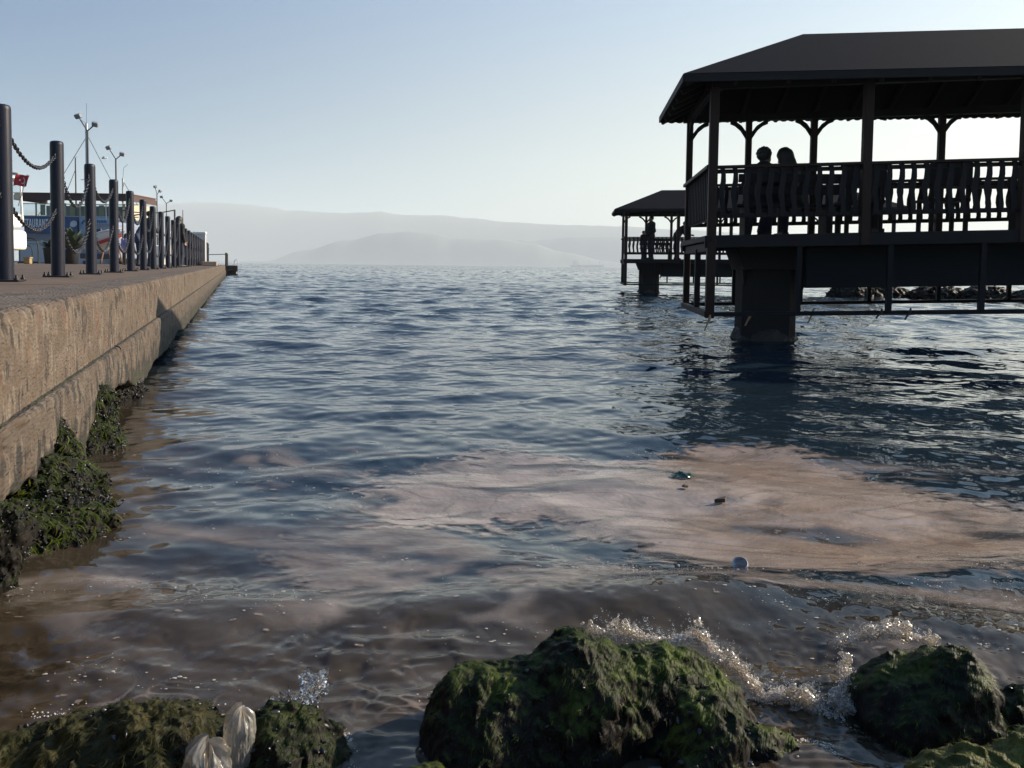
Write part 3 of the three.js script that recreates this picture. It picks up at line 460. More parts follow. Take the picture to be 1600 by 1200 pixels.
const PAV = [2.43, 0, -9.5, 1, SLOPE], PAV2 = [3.97, 0, -27.2, 0.92, 0.006], PTURN = -0.0925;
const onPav = (P, u, h, v) => { const c = Math.cos(PTURN), s = Math.sin(PTURN); return [P[0] + u * c + v * s, h * (P[3] || 1) + P[4] * u, P[2] - u * s + v * c]; };
{
  const a = makePavilion(SLOPE); a.position.set(PAV[0], 0, PAV[2]); a.rotation.y = PTURN; a.userData.label = 'large dark wooden pavilion on a concrete column, near right'; a.userData.group = 'roofed wooden pavilions over the water';
  const b = makePavilion(PAV2[4] / PAV2[3]); b.position.set(PAV2[0], 0, PAV2[2]); b.scale.set(1, PAV2[3], 1); b.rotation.y = PTURN; b.userData = { ...a.userData, label: 'smaller looking far pavilion behind the large one, with standing figures' };
}

// ---------------------------------------------------------------- rocks, weed, mussels
const M4 = {
  rock: new THREE.MeshPhysicalMaterial({ color: 0xffffff, vertexColors: true, roughness: 0.6, specularIntensity: 0.25, bumpMap: speckTex, bumpScale: 0.002 }),
  weed: new THREE.MeshPhysicalMaterial({ color: 0xffffff, roughness: 0.5, specularIntensity: 0.2, side: THREE.DoubleSide, transmission: 0.35, thickness: 0 }),
  shell: new THREE.MeshPhysicalMaterial({ color: lin(0.006, 0.006, 0.008), roughness: 0.36 }),
  water: new THREE.MeshPhysicalMaterial({ color: lin(1, 1, 1), roughness: 0.03, transmission: 1, thickness: 0.02, ior: 1.33, attenuationColor: lin(0.8, 0.7, 0.55), attenuationDistance: 0.2 }),
  wash: new THREE.MeshPhysicalMaterial({ color: lin(0.78, 0.74, 0.68), roughness: 0.3, transmission: 0.88, thickness: 0, ior: 1.33, side: THREE.DoubleSide }),
  froth: std([0.82, 0.77, 0.70], 0.5, { transmission: 0.6, thickness: 0, ior: 1.33 }), barn: std([0.30, 0.28, 0.25], 0.8),
};
const weedGeo = (() => { const P = [], I = []; const n = 5; for (let i = 0; i <= n; i++) { const t = i / n, w = 0.5 * (1 - t * 0.75) * (i === 0 ? 0.6 : 1); const y = 0.16 * Math.sin(t * 2.2) , z = t, x = 0.10 * Math.sin(t * 4.5); P.push(x - w * 0.12, y, z, x + w * 0.12, y, z); if (i < n) { const a = i * 2; I.push(a, a + 2, a + 1, a + 1, a + 2, a + 3); } } const g = new THREE.BufferGeometry(); g.setAttribute('position', new THREE.Float32BufferAttribute(P, 3)); g.setIndex(I); g.computeVertexNormals(); return g; })();
function scatter(name, geo, m, n, sample, parent) {           // sample() -> {p, q, s, c}
  const im = new THREE.InstancedMesh(geo, m, n), mm = new THREE.Matrix4(); let k = 0;
  for (let i = 0; i < n; i++) { const s = sample(i); if (!s) continue; mm.compose(s.p, s.q, s.s); im.setMatrixAt(k, mm); if (s.c) im.setColorAt(k, new THREE.Color().setRGB(...s.c)); k++; }
  im.count = k; im.name = name; im.userData.kind = 'stuff'; im.castShadow = im.receiveShadow = true; parent.add(im); return im;
}
function surfPoints(g) { const p = g.attributes.position, n = g.attributes.normal, out = []; for (let i = 0; i < p.count; i++) out.push([p.getX(i), p.getY(i), p.getZ(i), n.getX(i), n.getY(i), n.getZ(i)]); return out; }
function rock(name, label, blobs, o = {}) {
  const cat = o.cat || 'rock', amp = o.amp ?? 0.022, cell = o.cell || 0.0075, k = o.k || 0.07, sd = o.seed || blobs[0][0] * 10;
  const lo = [1e9, 1e9, 1e9], hi = [-1e9, -1e9, -1e9]; for (const b of blobs) for (let i = 0; i < 3; i++) { lo[i] = Math.min(lo[i], b[i] - b[3 + i] - 0.07); hi[i] = Math.max(hi[i], b[i] + b[3 + i] + 0.07); } lo[1] = Math.max(lo[1], -0.16);
  const cx = (lo[0] + hi[0]) / 2, cz = (lo[2] + hi[2]) / 2;
  const f = (x, y, z) => { let d = 1e9; for (const b of blobs) { const e = ell(x, y, z, b, [b[3], b[4], b[5]]); d = d > 1e8 ? e : smin(d, e, k); } if (d > 0.12) return d; return d - amp * (1.5 * fbm(x * 6 + sd, y * 6, z * 6, 2) + (o.crag ?? 0.85) * (0.55 * Math.abs(noise(x * 13, y * 13 + sd, z * 13)) + 0.5 * noise(x * 30, y * 20, z * 30 + sd) + 0.3 * noise(x * 85, y * 45, z * 85))) ; };
  const moss = o.moss ?? 0.6, top = o.top ?? 0.1;
  const mossSunTopAt = (x, y, z, b) => sstep(0.25, 0.75, b * 1.05 + 0.9 * fbm(x * 11, y * 11, z * 11 + sd, 3) + moss - 0.35);  // moss on upward faces; the same mask paints the sunlit tops lighter
  const col = (x, y, z, a, b, c) => { const w = mossSunTopAt(x, y, z, b), s = 0.6 + 0.9 * Math.max(0, 0.5 + fbm(x * 40, y * 40, z * 40, 2)); const r = mix3([0.004, 0.0035, 0.003], [0.010, 0.008, 0.006], clamp(0.5 + noise(x * 18, y * 18, z * 18))); const m = mix3(o.green || [0.007, 0.011, 0.002], o.green2 || [0.024, 0.030, 0.005], clamp(0.45 + 1.3 * noise(x * 14 + 5, y * 14, z * 14))); return mix3(r, m, w).map((q) => q * s); };
  const g = netMesh((x, y, z) => f(x + cx, y, z + cz), [lo[0] - cx, lo[1], lo[2] - cz], [hi[0] - cx, hi[1], hi[2] - cz], cell, (x, y, z, a, b, c) => col(x + cx, y, z + cz, a, b, c));
  const uv = g.attributes.uv, P = g.attributes.position; for (let i = 0; i < P.count; i++) uv.setXY(i, P.getX(i) * 6 + P.getZ(i) * 2.7, P.getY(i) * 6 + P.getZ(i) * 3.1);
  const t = thing(name, label, cat, [cx, 0, cz]); part('stone', g, M4.rock, t);
  const pts = surfPoints(g).filter((p) => p[1] > (o.low ?? 0.0)), r = mulberry(Math.round(Math.abs(cx) * 1000) + 3), up = V(0, 1, 0);
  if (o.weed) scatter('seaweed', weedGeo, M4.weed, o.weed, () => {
    const p = pts[Math.floor(r() * pts.length)], n = V(p[3], p[4], p[5]), w = mossSunTopAt(p[0] + cx, p[1], p[2] + cz, p[4]); if (r() > w * 0.95 + 0.05 || p[4] < -0.2) return null;
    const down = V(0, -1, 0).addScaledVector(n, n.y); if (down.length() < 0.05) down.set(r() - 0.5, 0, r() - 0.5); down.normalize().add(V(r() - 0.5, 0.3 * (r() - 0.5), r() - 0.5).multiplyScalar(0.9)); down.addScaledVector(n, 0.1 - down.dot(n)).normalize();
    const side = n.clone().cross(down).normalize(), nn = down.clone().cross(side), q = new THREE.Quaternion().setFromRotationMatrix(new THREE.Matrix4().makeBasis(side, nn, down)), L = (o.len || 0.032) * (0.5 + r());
    const c = mix3(o.wg || [0.008, 0.014, 0.002], o.wg2 || [0.045, 0.055, 0.008], r() * r()); if (r() < 0.12) c[0] *= 1.6;  // brighter strand green puts sun on the weedy tops into the colour
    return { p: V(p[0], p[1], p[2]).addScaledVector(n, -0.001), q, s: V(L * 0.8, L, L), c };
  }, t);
  if (o.shells) { const sg = new THREE.SphereGeometry(1, 8, 6); scatter('mussels', sg, M4.shell, o.shells, () => { const p = pts[Math.floor(r() * pts.length)], n = V(p[3], p[4], p[5]); if (mossSunTopAt(p[0] + cx, p[1], p[2] + cz, p[4]) > 0.75 && r() < 0.8) return null; const q = new THREE.Quaternion().setFromUnitVectors(up, n.add(V(r() - 0.5, r() - 0.5, r() - 0.5).multiplyScalar(1.2)).normalize()).multiply(new THREE.Quaternion().setFromAxisAngle(up, r() * 6.28)), s = (o.shell || 0.011) * (0.5 + 0.9 * r()); return { p: V(p[0], p[1], p[2]), q, s: V(s * 0.62, s * 1.2, s * 0.4) }; }, t); }
  return t;
}
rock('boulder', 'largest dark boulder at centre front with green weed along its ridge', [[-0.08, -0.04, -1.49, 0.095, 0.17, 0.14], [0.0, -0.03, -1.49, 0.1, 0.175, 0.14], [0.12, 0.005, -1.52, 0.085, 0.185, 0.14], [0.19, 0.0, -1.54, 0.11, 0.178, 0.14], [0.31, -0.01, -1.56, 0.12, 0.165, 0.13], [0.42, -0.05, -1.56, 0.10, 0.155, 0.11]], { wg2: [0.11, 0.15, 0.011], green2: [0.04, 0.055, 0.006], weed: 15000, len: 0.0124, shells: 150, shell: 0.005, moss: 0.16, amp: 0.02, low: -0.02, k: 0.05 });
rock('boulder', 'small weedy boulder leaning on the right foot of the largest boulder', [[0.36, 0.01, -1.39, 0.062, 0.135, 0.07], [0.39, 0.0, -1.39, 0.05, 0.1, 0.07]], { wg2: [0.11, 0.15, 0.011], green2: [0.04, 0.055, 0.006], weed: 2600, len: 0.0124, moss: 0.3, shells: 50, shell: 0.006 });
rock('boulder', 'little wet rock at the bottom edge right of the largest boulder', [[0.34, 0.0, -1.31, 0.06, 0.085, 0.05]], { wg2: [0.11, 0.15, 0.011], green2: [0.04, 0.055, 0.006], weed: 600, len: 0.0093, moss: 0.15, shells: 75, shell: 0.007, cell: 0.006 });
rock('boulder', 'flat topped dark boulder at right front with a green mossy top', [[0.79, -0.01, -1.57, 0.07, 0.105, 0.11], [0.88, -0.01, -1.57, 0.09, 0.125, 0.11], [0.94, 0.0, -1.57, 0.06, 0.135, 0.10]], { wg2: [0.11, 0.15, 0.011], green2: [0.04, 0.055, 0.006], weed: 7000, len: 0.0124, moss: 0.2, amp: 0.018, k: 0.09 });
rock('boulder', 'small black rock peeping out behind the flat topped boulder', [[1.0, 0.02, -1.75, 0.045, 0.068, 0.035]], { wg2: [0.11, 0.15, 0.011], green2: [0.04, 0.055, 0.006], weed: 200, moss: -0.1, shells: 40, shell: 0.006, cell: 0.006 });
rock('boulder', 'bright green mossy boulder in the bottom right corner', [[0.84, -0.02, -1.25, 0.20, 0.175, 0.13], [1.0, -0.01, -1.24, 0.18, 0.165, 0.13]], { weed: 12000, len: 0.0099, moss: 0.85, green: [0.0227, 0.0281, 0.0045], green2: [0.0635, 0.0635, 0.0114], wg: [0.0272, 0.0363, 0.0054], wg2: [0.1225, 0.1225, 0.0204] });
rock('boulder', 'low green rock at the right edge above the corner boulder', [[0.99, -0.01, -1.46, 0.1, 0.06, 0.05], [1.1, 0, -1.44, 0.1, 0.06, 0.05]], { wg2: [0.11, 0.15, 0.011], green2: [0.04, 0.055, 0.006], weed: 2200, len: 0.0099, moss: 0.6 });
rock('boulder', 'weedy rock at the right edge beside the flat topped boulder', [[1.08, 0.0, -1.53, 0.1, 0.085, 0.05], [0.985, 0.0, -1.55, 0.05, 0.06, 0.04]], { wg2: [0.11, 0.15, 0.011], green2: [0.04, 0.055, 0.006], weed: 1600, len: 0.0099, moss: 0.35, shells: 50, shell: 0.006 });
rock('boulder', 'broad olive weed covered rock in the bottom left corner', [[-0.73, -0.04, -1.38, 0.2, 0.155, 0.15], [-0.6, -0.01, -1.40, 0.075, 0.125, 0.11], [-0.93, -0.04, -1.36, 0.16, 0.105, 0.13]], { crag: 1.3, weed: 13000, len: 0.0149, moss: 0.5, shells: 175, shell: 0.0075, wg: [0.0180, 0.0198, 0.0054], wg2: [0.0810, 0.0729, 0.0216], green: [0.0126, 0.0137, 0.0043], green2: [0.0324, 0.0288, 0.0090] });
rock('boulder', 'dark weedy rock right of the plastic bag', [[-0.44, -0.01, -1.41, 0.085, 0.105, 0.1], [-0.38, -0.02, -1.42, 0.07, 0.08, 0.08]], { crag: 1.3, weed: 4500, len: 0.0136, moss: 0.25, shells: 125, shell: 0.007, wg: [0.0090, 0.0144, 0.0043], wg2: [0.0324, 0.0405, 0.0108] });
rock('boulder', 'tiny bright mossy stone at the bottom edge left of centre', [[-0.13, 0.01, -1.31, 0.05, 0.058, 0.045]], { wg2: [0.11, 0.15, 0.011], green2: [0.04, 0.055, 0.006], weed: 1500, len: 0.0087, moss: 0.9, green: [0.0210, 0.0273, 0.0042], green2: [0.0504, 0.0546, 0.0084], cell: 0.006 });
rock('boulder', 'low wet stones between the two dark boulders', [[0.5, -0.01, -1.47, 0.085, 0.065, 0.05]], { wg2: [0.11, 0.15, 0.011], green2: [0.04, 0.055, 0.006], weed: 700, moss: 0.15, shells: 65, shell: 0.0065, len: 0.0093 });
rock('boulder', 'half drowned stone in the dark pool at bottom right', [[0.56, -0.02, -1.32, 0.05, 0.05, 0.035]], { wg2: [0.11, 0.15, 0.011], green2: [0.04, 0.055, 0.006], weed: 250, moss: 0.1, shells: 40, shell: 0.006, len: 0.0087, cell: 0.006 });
// clusters of mussels and weed at the foot of the quay
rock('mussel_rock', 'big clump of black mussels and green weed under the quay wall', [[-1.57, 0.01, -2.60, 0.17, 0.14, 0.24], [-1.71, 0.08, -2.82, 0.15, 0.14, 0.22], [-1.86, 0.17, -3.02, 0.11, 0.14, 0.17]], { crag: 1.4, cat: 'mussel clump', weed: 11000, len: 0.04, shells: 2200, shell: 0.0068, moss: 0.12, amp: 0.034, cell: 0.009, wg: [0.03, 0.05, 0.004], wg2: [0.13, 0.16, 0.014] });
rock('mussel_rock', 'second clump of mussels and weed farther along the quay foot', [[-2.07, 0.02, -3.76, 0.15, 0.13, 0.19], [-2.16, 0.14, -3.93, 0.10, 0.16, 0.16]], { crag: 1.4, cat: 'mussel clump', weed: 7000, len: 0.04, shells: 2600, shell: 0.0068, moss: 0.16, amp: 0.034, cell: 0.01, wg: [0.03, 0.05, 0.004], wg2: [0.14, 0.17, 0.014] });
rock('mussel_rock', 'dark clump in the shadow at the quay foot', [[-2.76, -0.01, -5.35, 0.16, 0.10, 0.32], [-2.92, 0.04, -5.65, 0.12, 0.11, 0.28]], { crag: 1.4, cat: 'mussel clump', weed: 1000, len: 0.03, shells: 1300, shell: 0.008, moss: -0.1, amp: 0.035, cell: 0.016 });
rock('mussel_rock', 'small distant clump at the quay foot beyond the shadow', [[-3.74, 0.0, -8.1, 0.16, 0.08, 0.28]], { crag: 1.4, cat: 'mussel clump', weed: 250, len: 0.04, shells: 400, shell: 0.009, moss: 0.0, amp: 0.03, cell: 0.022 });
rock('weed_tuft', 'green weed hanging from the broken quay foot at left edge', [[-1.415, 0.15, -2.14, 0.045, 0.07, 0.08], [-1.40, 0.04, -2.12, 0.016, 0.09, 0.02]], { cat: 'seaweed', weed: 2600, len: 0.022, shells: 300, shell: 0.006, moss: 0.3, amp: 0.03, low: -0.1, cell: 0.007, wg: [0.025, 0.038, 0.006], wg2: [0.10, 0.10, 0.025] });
// rocks of the far shore, seen under the pavilion
{
  const spots = [[11.2, -25.5, 0.75, 'long low dark rock where the far shore begins'], [12.6, -26.2, 0.7, 'second dark shore rock from the left under the pavilion'], [14.0, -25.6, 0.85, 'third dark shore rock from the left under the pavilion'], [15.3, -25.0, 0.8, 'fourth dark shore rock from the left under the pavilion'], [16.7, -24.4, 0.9, 'fifth dark shore rock from the left under the pavilion'], [18.0, -24.0, 0.8, 'rightmost dark shore rock under the pavilion']];
  for (const [x, z, r, lab] of spots) rock('shore_rock', lab, [[x, 0.05, z, r, 0.42 + 0.12 * noise(x * 3, 1), r * 0.7], [x + r * 0.7, 0.0, z - 0.2, r * 0.7, 0.34, r * 0.6]], { amp: 0.16, cell: 0.07, moss: -0.2, k: 0.2 });
}
// ---------------------------------------------------------------- splashes
{
  const r = mulberry(91), sg = new THREE.SphereGeometry(1, 8, 6), q0 = new THREE.Quaternion();
  const splash = (label, path, o) => {
    const c = path[Math.floor(path.length / 2)], t = thing('wave_splash', label, 'splash', [c[0], 0, c[2]]);
    const curve = new THREE.CatmullRomCurve3(path.map((p) => V(p[0] - c[0], p[1], p[2] - c[2])));
    const S = curve.getSpacedPoints(18), lo = [1e9, 1e9, 1e9], hi = [-1e9, -1e9, -1e9]; for (const p of S) ['x', 'y', 'z'].forEach((k, i) => { lo[i] = Math.min(lo[i], p[k] - 0.05); hi[i] = Math.max(hi[i], p[k] + 0.05); });
    const SA = S.map((p) => p.toArray()); const rad = S.map((p, i) => o.r * (0.05 + 2.1 * Math.max(0, 0.12 + noise(i * 0.83 + 0.4, c[0] * 9))));
    const g = netMesh((x, y, z) => { let d = 1e9; for (let i = 0; i < S.length - 1; i++) d = Math.min(d, capsule(x, y, z, SA[i], SA[i + 1], rad[i], rad[i + 1])); return d > 0.035 ? d : d - 0.9 * o.r * (1.5 * noise(x * 26, y * 34, z * 26) + 1.5 * noise(x * 70, y * 60, z * 70 + 3) + 1.0 * noise(x * 150, y * 130, z * 150) - 0.25); }, lo, hi, 0.0042);
    part('thrown_water', g, o.clear ? M4.water : M4.wash, t);
    const at = () => { const p = curve.getPoint(r()); return p.add(V((r() + r() - 1) * o.sp, (r() - 0.35) * o.sp, (r() + r() - 1) * o.sp)); };
    scatter('droplets', sg, M4.water, o.drops, () => { const p = at(); p.y += o.up * r() * r(); const s = 0.0007 + 0.0026 * Math.pow(r(), 3); return { p, q: q0, s: V(s, s * (1 + r() * 0.8), s) }; }, t);
    scatter('froth', sg, M4.froth, o.froth, () => { const p = at(); p.y -= 0.010; const s = 0.0006 + 0.0019 * r() * r(); return { p, q: q0, s: V(s, s, s) }; }, t);
  };
  splash('white splash breaking along the top right of the largest boulder', [[0.19, 0.155, -1.66], [0.28, 0.145, -1.67], [0.36, 0.13, -1.67], [0.42, 0.14, -1.68], [0.465, 0.105, -1.66], [0.51, 0.075, -1.66], [0.55, 0.03, -1.63]], { r: 0.018, sp: 0.016, up: 0.045, drops: 500, froth: 5200 });
  splash('foaming water in the gap between the two dark boulders', [[0.56, 0.03, -1.63], [0.60, 0.045, -1.62], [0.64, 0.035, -1.60], [0.69, 0.02, -1.58], [0.72, 0.045, -1.60], [0.74, 0.09, -1.66]], { r: 0.018, sp: 0.02, up: 0.05, drops: 380, froth: 3200 });
  splash('thin splash behind the flat topped boulder', [[0.75, 0.11, -1.72], [0.82, 0.115, -1.74], [0.90, 0.12, -1.74], [0.97, 0.11, -1.73]], { r: 0.016, sp: 0.014, up: 0.03, drops: 260, froth: 2600 });
  splash('upright splash of clear water behind the plastic bag rock', [[-0.47, 0.05, -1.50], [-0.42, 0.075, -1.50], [-0.385, 0.11, -1.50], [-0.365, 0.13, -1.50]], { r: 0.018, sp: 0.014, up: 0.02, drops: 120, froth: 200, clear: true });
  // stray drops, bubbles and sun-sparkle flecks riding on the water
  const dome = new THREE.SphereGeometry(1, 8, 5, 0, 6.2832, 0, 1.5708);
  const churn = thing('foam_sparkle_flecks', 'bright flecks of foam and added sun sparkle on the churned water behind the right boulder', 'foam', [0, 0, 0]); churn.userData.kind = 'stuff';  // part froth, part solid flecks added in place of sun glints
  scatter('bubbles', sg, M4.froth, 7000, () => { const z = -1.68 - 0.9 * Math.pow(r(), 1.4), x = mix(0.35, 1.9, r()); if (fbm(x * 5, z * 9, 41, 3) < 0.16 + 0.12 * r()) return null; const s = 0.0006 + 0.0021 * Math.pow(r(), 3); return { p: V(x, waveH(x, z, 0.03) + s * 0.4, z), q: q0, s: V(s * 1.4, s * 0.7, s) }; }, churn);
  const ring = thing('foam_line', 'pale broken foam clinging round the feet of the boulders', 'foam', [0, 0, 0]); ring.userData.kind = 'stuff';
  scatter('bubbles', sg, M4.froth, 9000, () => { const [cx, cz, rx, rz] = FOOT[Math.floor(r() * FOOT.length)], a = r() * 6.283, k = 1.0 + 0.30 * r() * r(), x = cx + rx * k * Math.cos(a), z = cz + rz * k * Math.sin(a); if (fbm(x * 6, z * 9, 31, 3) < 0.02 + 0.25 * (k - 1) + 0.12 * r()) return null; const s = 0.0006 + 0.0018 * Math.pow(r(), 2.5); return { p: V(x, waveH(x, z, 0.03) + s * 0.4, z), q: q0, s: V(s, s * 0.7, s) }; }, ring);
  const b = thing('foam_bubbles', 'scattered white bubbles and flecks of foam on the water', 'foam', [0, 0, 0]); b.userData.kind = 'stuff';
  scatter('bubbles', dome, M4.froth, 5200, () => { const z = -1.62 - 2.3 * Math.pow(r(), 1.25), x = mix(-1.6, 2.5, r()) * (-z / 2.4); const cl = fbm(x * 2.2, z * 4.5, 21, 3); if (cl < 0.03 + 0.25 * r() || x < -1.55 + 0.36 * (-z - 2.2) * -1) return null; const s = 0.0008 + 0.0026 * Math.pow(r(), 3); return { p: V(x, waveH(x, z, 0.03) + 0.002, z), q: q0, s: V(s * (1.2 + r()), s * 0.4, s) }; }, b);
}
// ---------------------------------------------------------------- litter
{
  const plastic = new THREE.MeshPhysicalMaterial({ color: lin(0.74, 0.70, 0.64), roughness: 0.28, transmission: 0.85, thickness: 0, side: THREE.DoubleSide });
  const lobe = (rx, ry, rz, sd, lean) => sheet(120, 90, (i, j) => { const th = i / 120 * 6.2832, t = j / 90, c = Math.cos(th), q = Math.sin(th); const prof = Math.pow(Math.max(0, 1 - Math.pow(Math.abs(2 * t - 1), 3.2)), 0.5) * (0.85 + 0.2 * t), w = th + 0.9 * noise(c * 1.2 + sd, t * 2.2, q * 1.2); const rid = (f, g) => 1 - 2 * Math.abs(noise(c * f + sd, t * g, q * f)); const pleat = 0.80 - 0.05 * Math.pow(Math.abs(Math.sin(w * 2.5 + sd)), 2) + 0.17 * rid(1.7, 2.6) + 0.075 * rid(4.3, 6) + 0.035 * rid(11, 13); const y = (t - 0.5) * 2 * ry + 0.03 * noise(c * 1.8, sd, q * 1.8) + 0.006 * noise(c * 7, t * 5, q * 7); return [rx * prof * pleat * c + lean * (t - 0.5) * 2 * ry, y, rz * prof * pleat * q, i / 120, t]; });
  const bag = thing('plastic_bag', 'crumpled whitish plastic bag caught on the left front rocks', 'plastic bag', [-0.505, 0.06, -1.31]);
  part('bag_body', lobe(0.042, 0.062, 0.04, 2.2, 0.05).translate(-0.018, -0.01, 0.0), plastic, bag); part('bag_neck', lobe(0.03, 0.07, 0.028, 7.1, 0.16).translate(0.022, 0.02, -0.03), plastic, bag);
  const cup = thing('plastic_cup', 'small white plastic cup floating tilted in the scum', 'cup', [0.735, waveH(0.735, -2.40, 0.03) + 0.008, -2.40]); cup.scale.set(0.68, 0.55, 0.68);
  const shell = lathe([[0.001, -0.03], [0.020, -0.029], [0.026, -0.022], [0.031, 0.0], [0.033, 0.022], [0.0355, 0.024], [0.0355, 0.028], [0.0315, 0.027], [0.029, 0.0], [0.024, -0.02], [0.001, -0.026]], 32);
  shell.rotateX(1.0); shell.rotateZ(0.15); shell.rotateY(-0.5); part('cup_wall', shell, new THREE.MeshPhysicalMaterial({ color: lin(0.62, 0.63, 0.66), roughness: 0.3, transmission: 0.1, thickness: 0, side: THREE.DoubleSide }), cup);
  const rag = (name, label, cat, x, z, L, W, H, m, sd) => { const t = sheet(26, 12, (i, j) => { const u = i / 26 - 0.5, v = j / 12 - 0.5, px = u * L, pz = v * W * (1 - 1.5 * u * u) + 0.012 * noise(u * 5, sd); return [px, Math.max(-0.004, H * (1 - 4 * u * u) * (1 - 3 * v * v) * (0.5 + 1.2 * noise(u * 5, v * 4, sd) + 0.6 * Math.abs(noise(u * 12, v * 9, sd)))) + 0.012, pz, u, v]; }); const o = part(name, flip(t), m); o.position.set(x, waveH(x, z, 0.03), z); o.rotation.y = 0.1; tag(o, label, cat); return o; };
  rag('plastic_scrap', 'dark green scrap of plastic floating at the far edge of the scum', 'litter', 0.76, -3.36, 0.10, 0.06, 0.018, new THREE.MeshPhysicalMaterial({ color: lin(0.015, 0.05, 0.025), roughness: 0.25, side: THREE.DoubleSide }), 1.3);
  rag('bark_chip', 'small dark chip floating near the green scrap', 'litter', 0.735, -3.19, 0.03, 0.03, 0.012, std([0.03, 0.022, 0.018], 0.7, { side: THREE.DoubleSide }), 4.4);
  const w = part('driftwood', extrude([[-0.032, 0], [0.02, -0.004], [0.033, 0.018], [0.0, 0.012]], 0.02, 0.002).rotateX(-1.25).rotateZ(0.1).scale(0.75, 0.75, 0.75), std([0.06, 0.04, 0.03], 0.8)); w.position.set(0.845, waveH(0.845, -3.05, 0.03) + 0.008, -3.05); tag(w, 'short pointed piece of driftwood floating in the scum', 'driftwood');
}
// rags of rope that hang from the lower frame of the near pavilion
{
  const rope = std([0.42, 0.26, 0.11], 0.8), dark = std([0.03, 0.03, 0.03], 0.9);
  const L = [[0.0, 0.36, 0.02, 0.17, rope, 'pale rope end hanging at the left corner of the pavilion frame'], [0.55, 0.37, -0.3, 0.15, rope, 'pale rope end hanging left of the pavilion column'], [1.33, 0.4, -0.35, 0.16, rope, 'pale rope end hanging right of the pavilion column'], [2.02, 0.42, 0.02, 0.1, dark, 'dark rag hanging from the lower frame rail, left of two'], [2.35, 0.42, 0.02, 0.12, dark, 'dark rag hanging from the lower frame rail, right of two']];
  for (const [u, h, v, len, m, lab] of L) { const a = onPav(PAV, u, h, v); const o = part('rope_end', [tube([[0, 0.02, 0.03], [-0.015, -0.02, 0.035], [-0.03, -len * 0.5, 0.02], [-0.065, -len, 0.025]], 0.011, 14, 5), tube([[0, 0.02, 0.03], [0.0, -0.03, 0.035], [-0.035, -len * 0.6, 0.03], [-0.045, -len * 0.8, 0.02]], 0.008, 12, 5)], m); o.position.set(...a); tag(o, lab, 'rope'); }
}

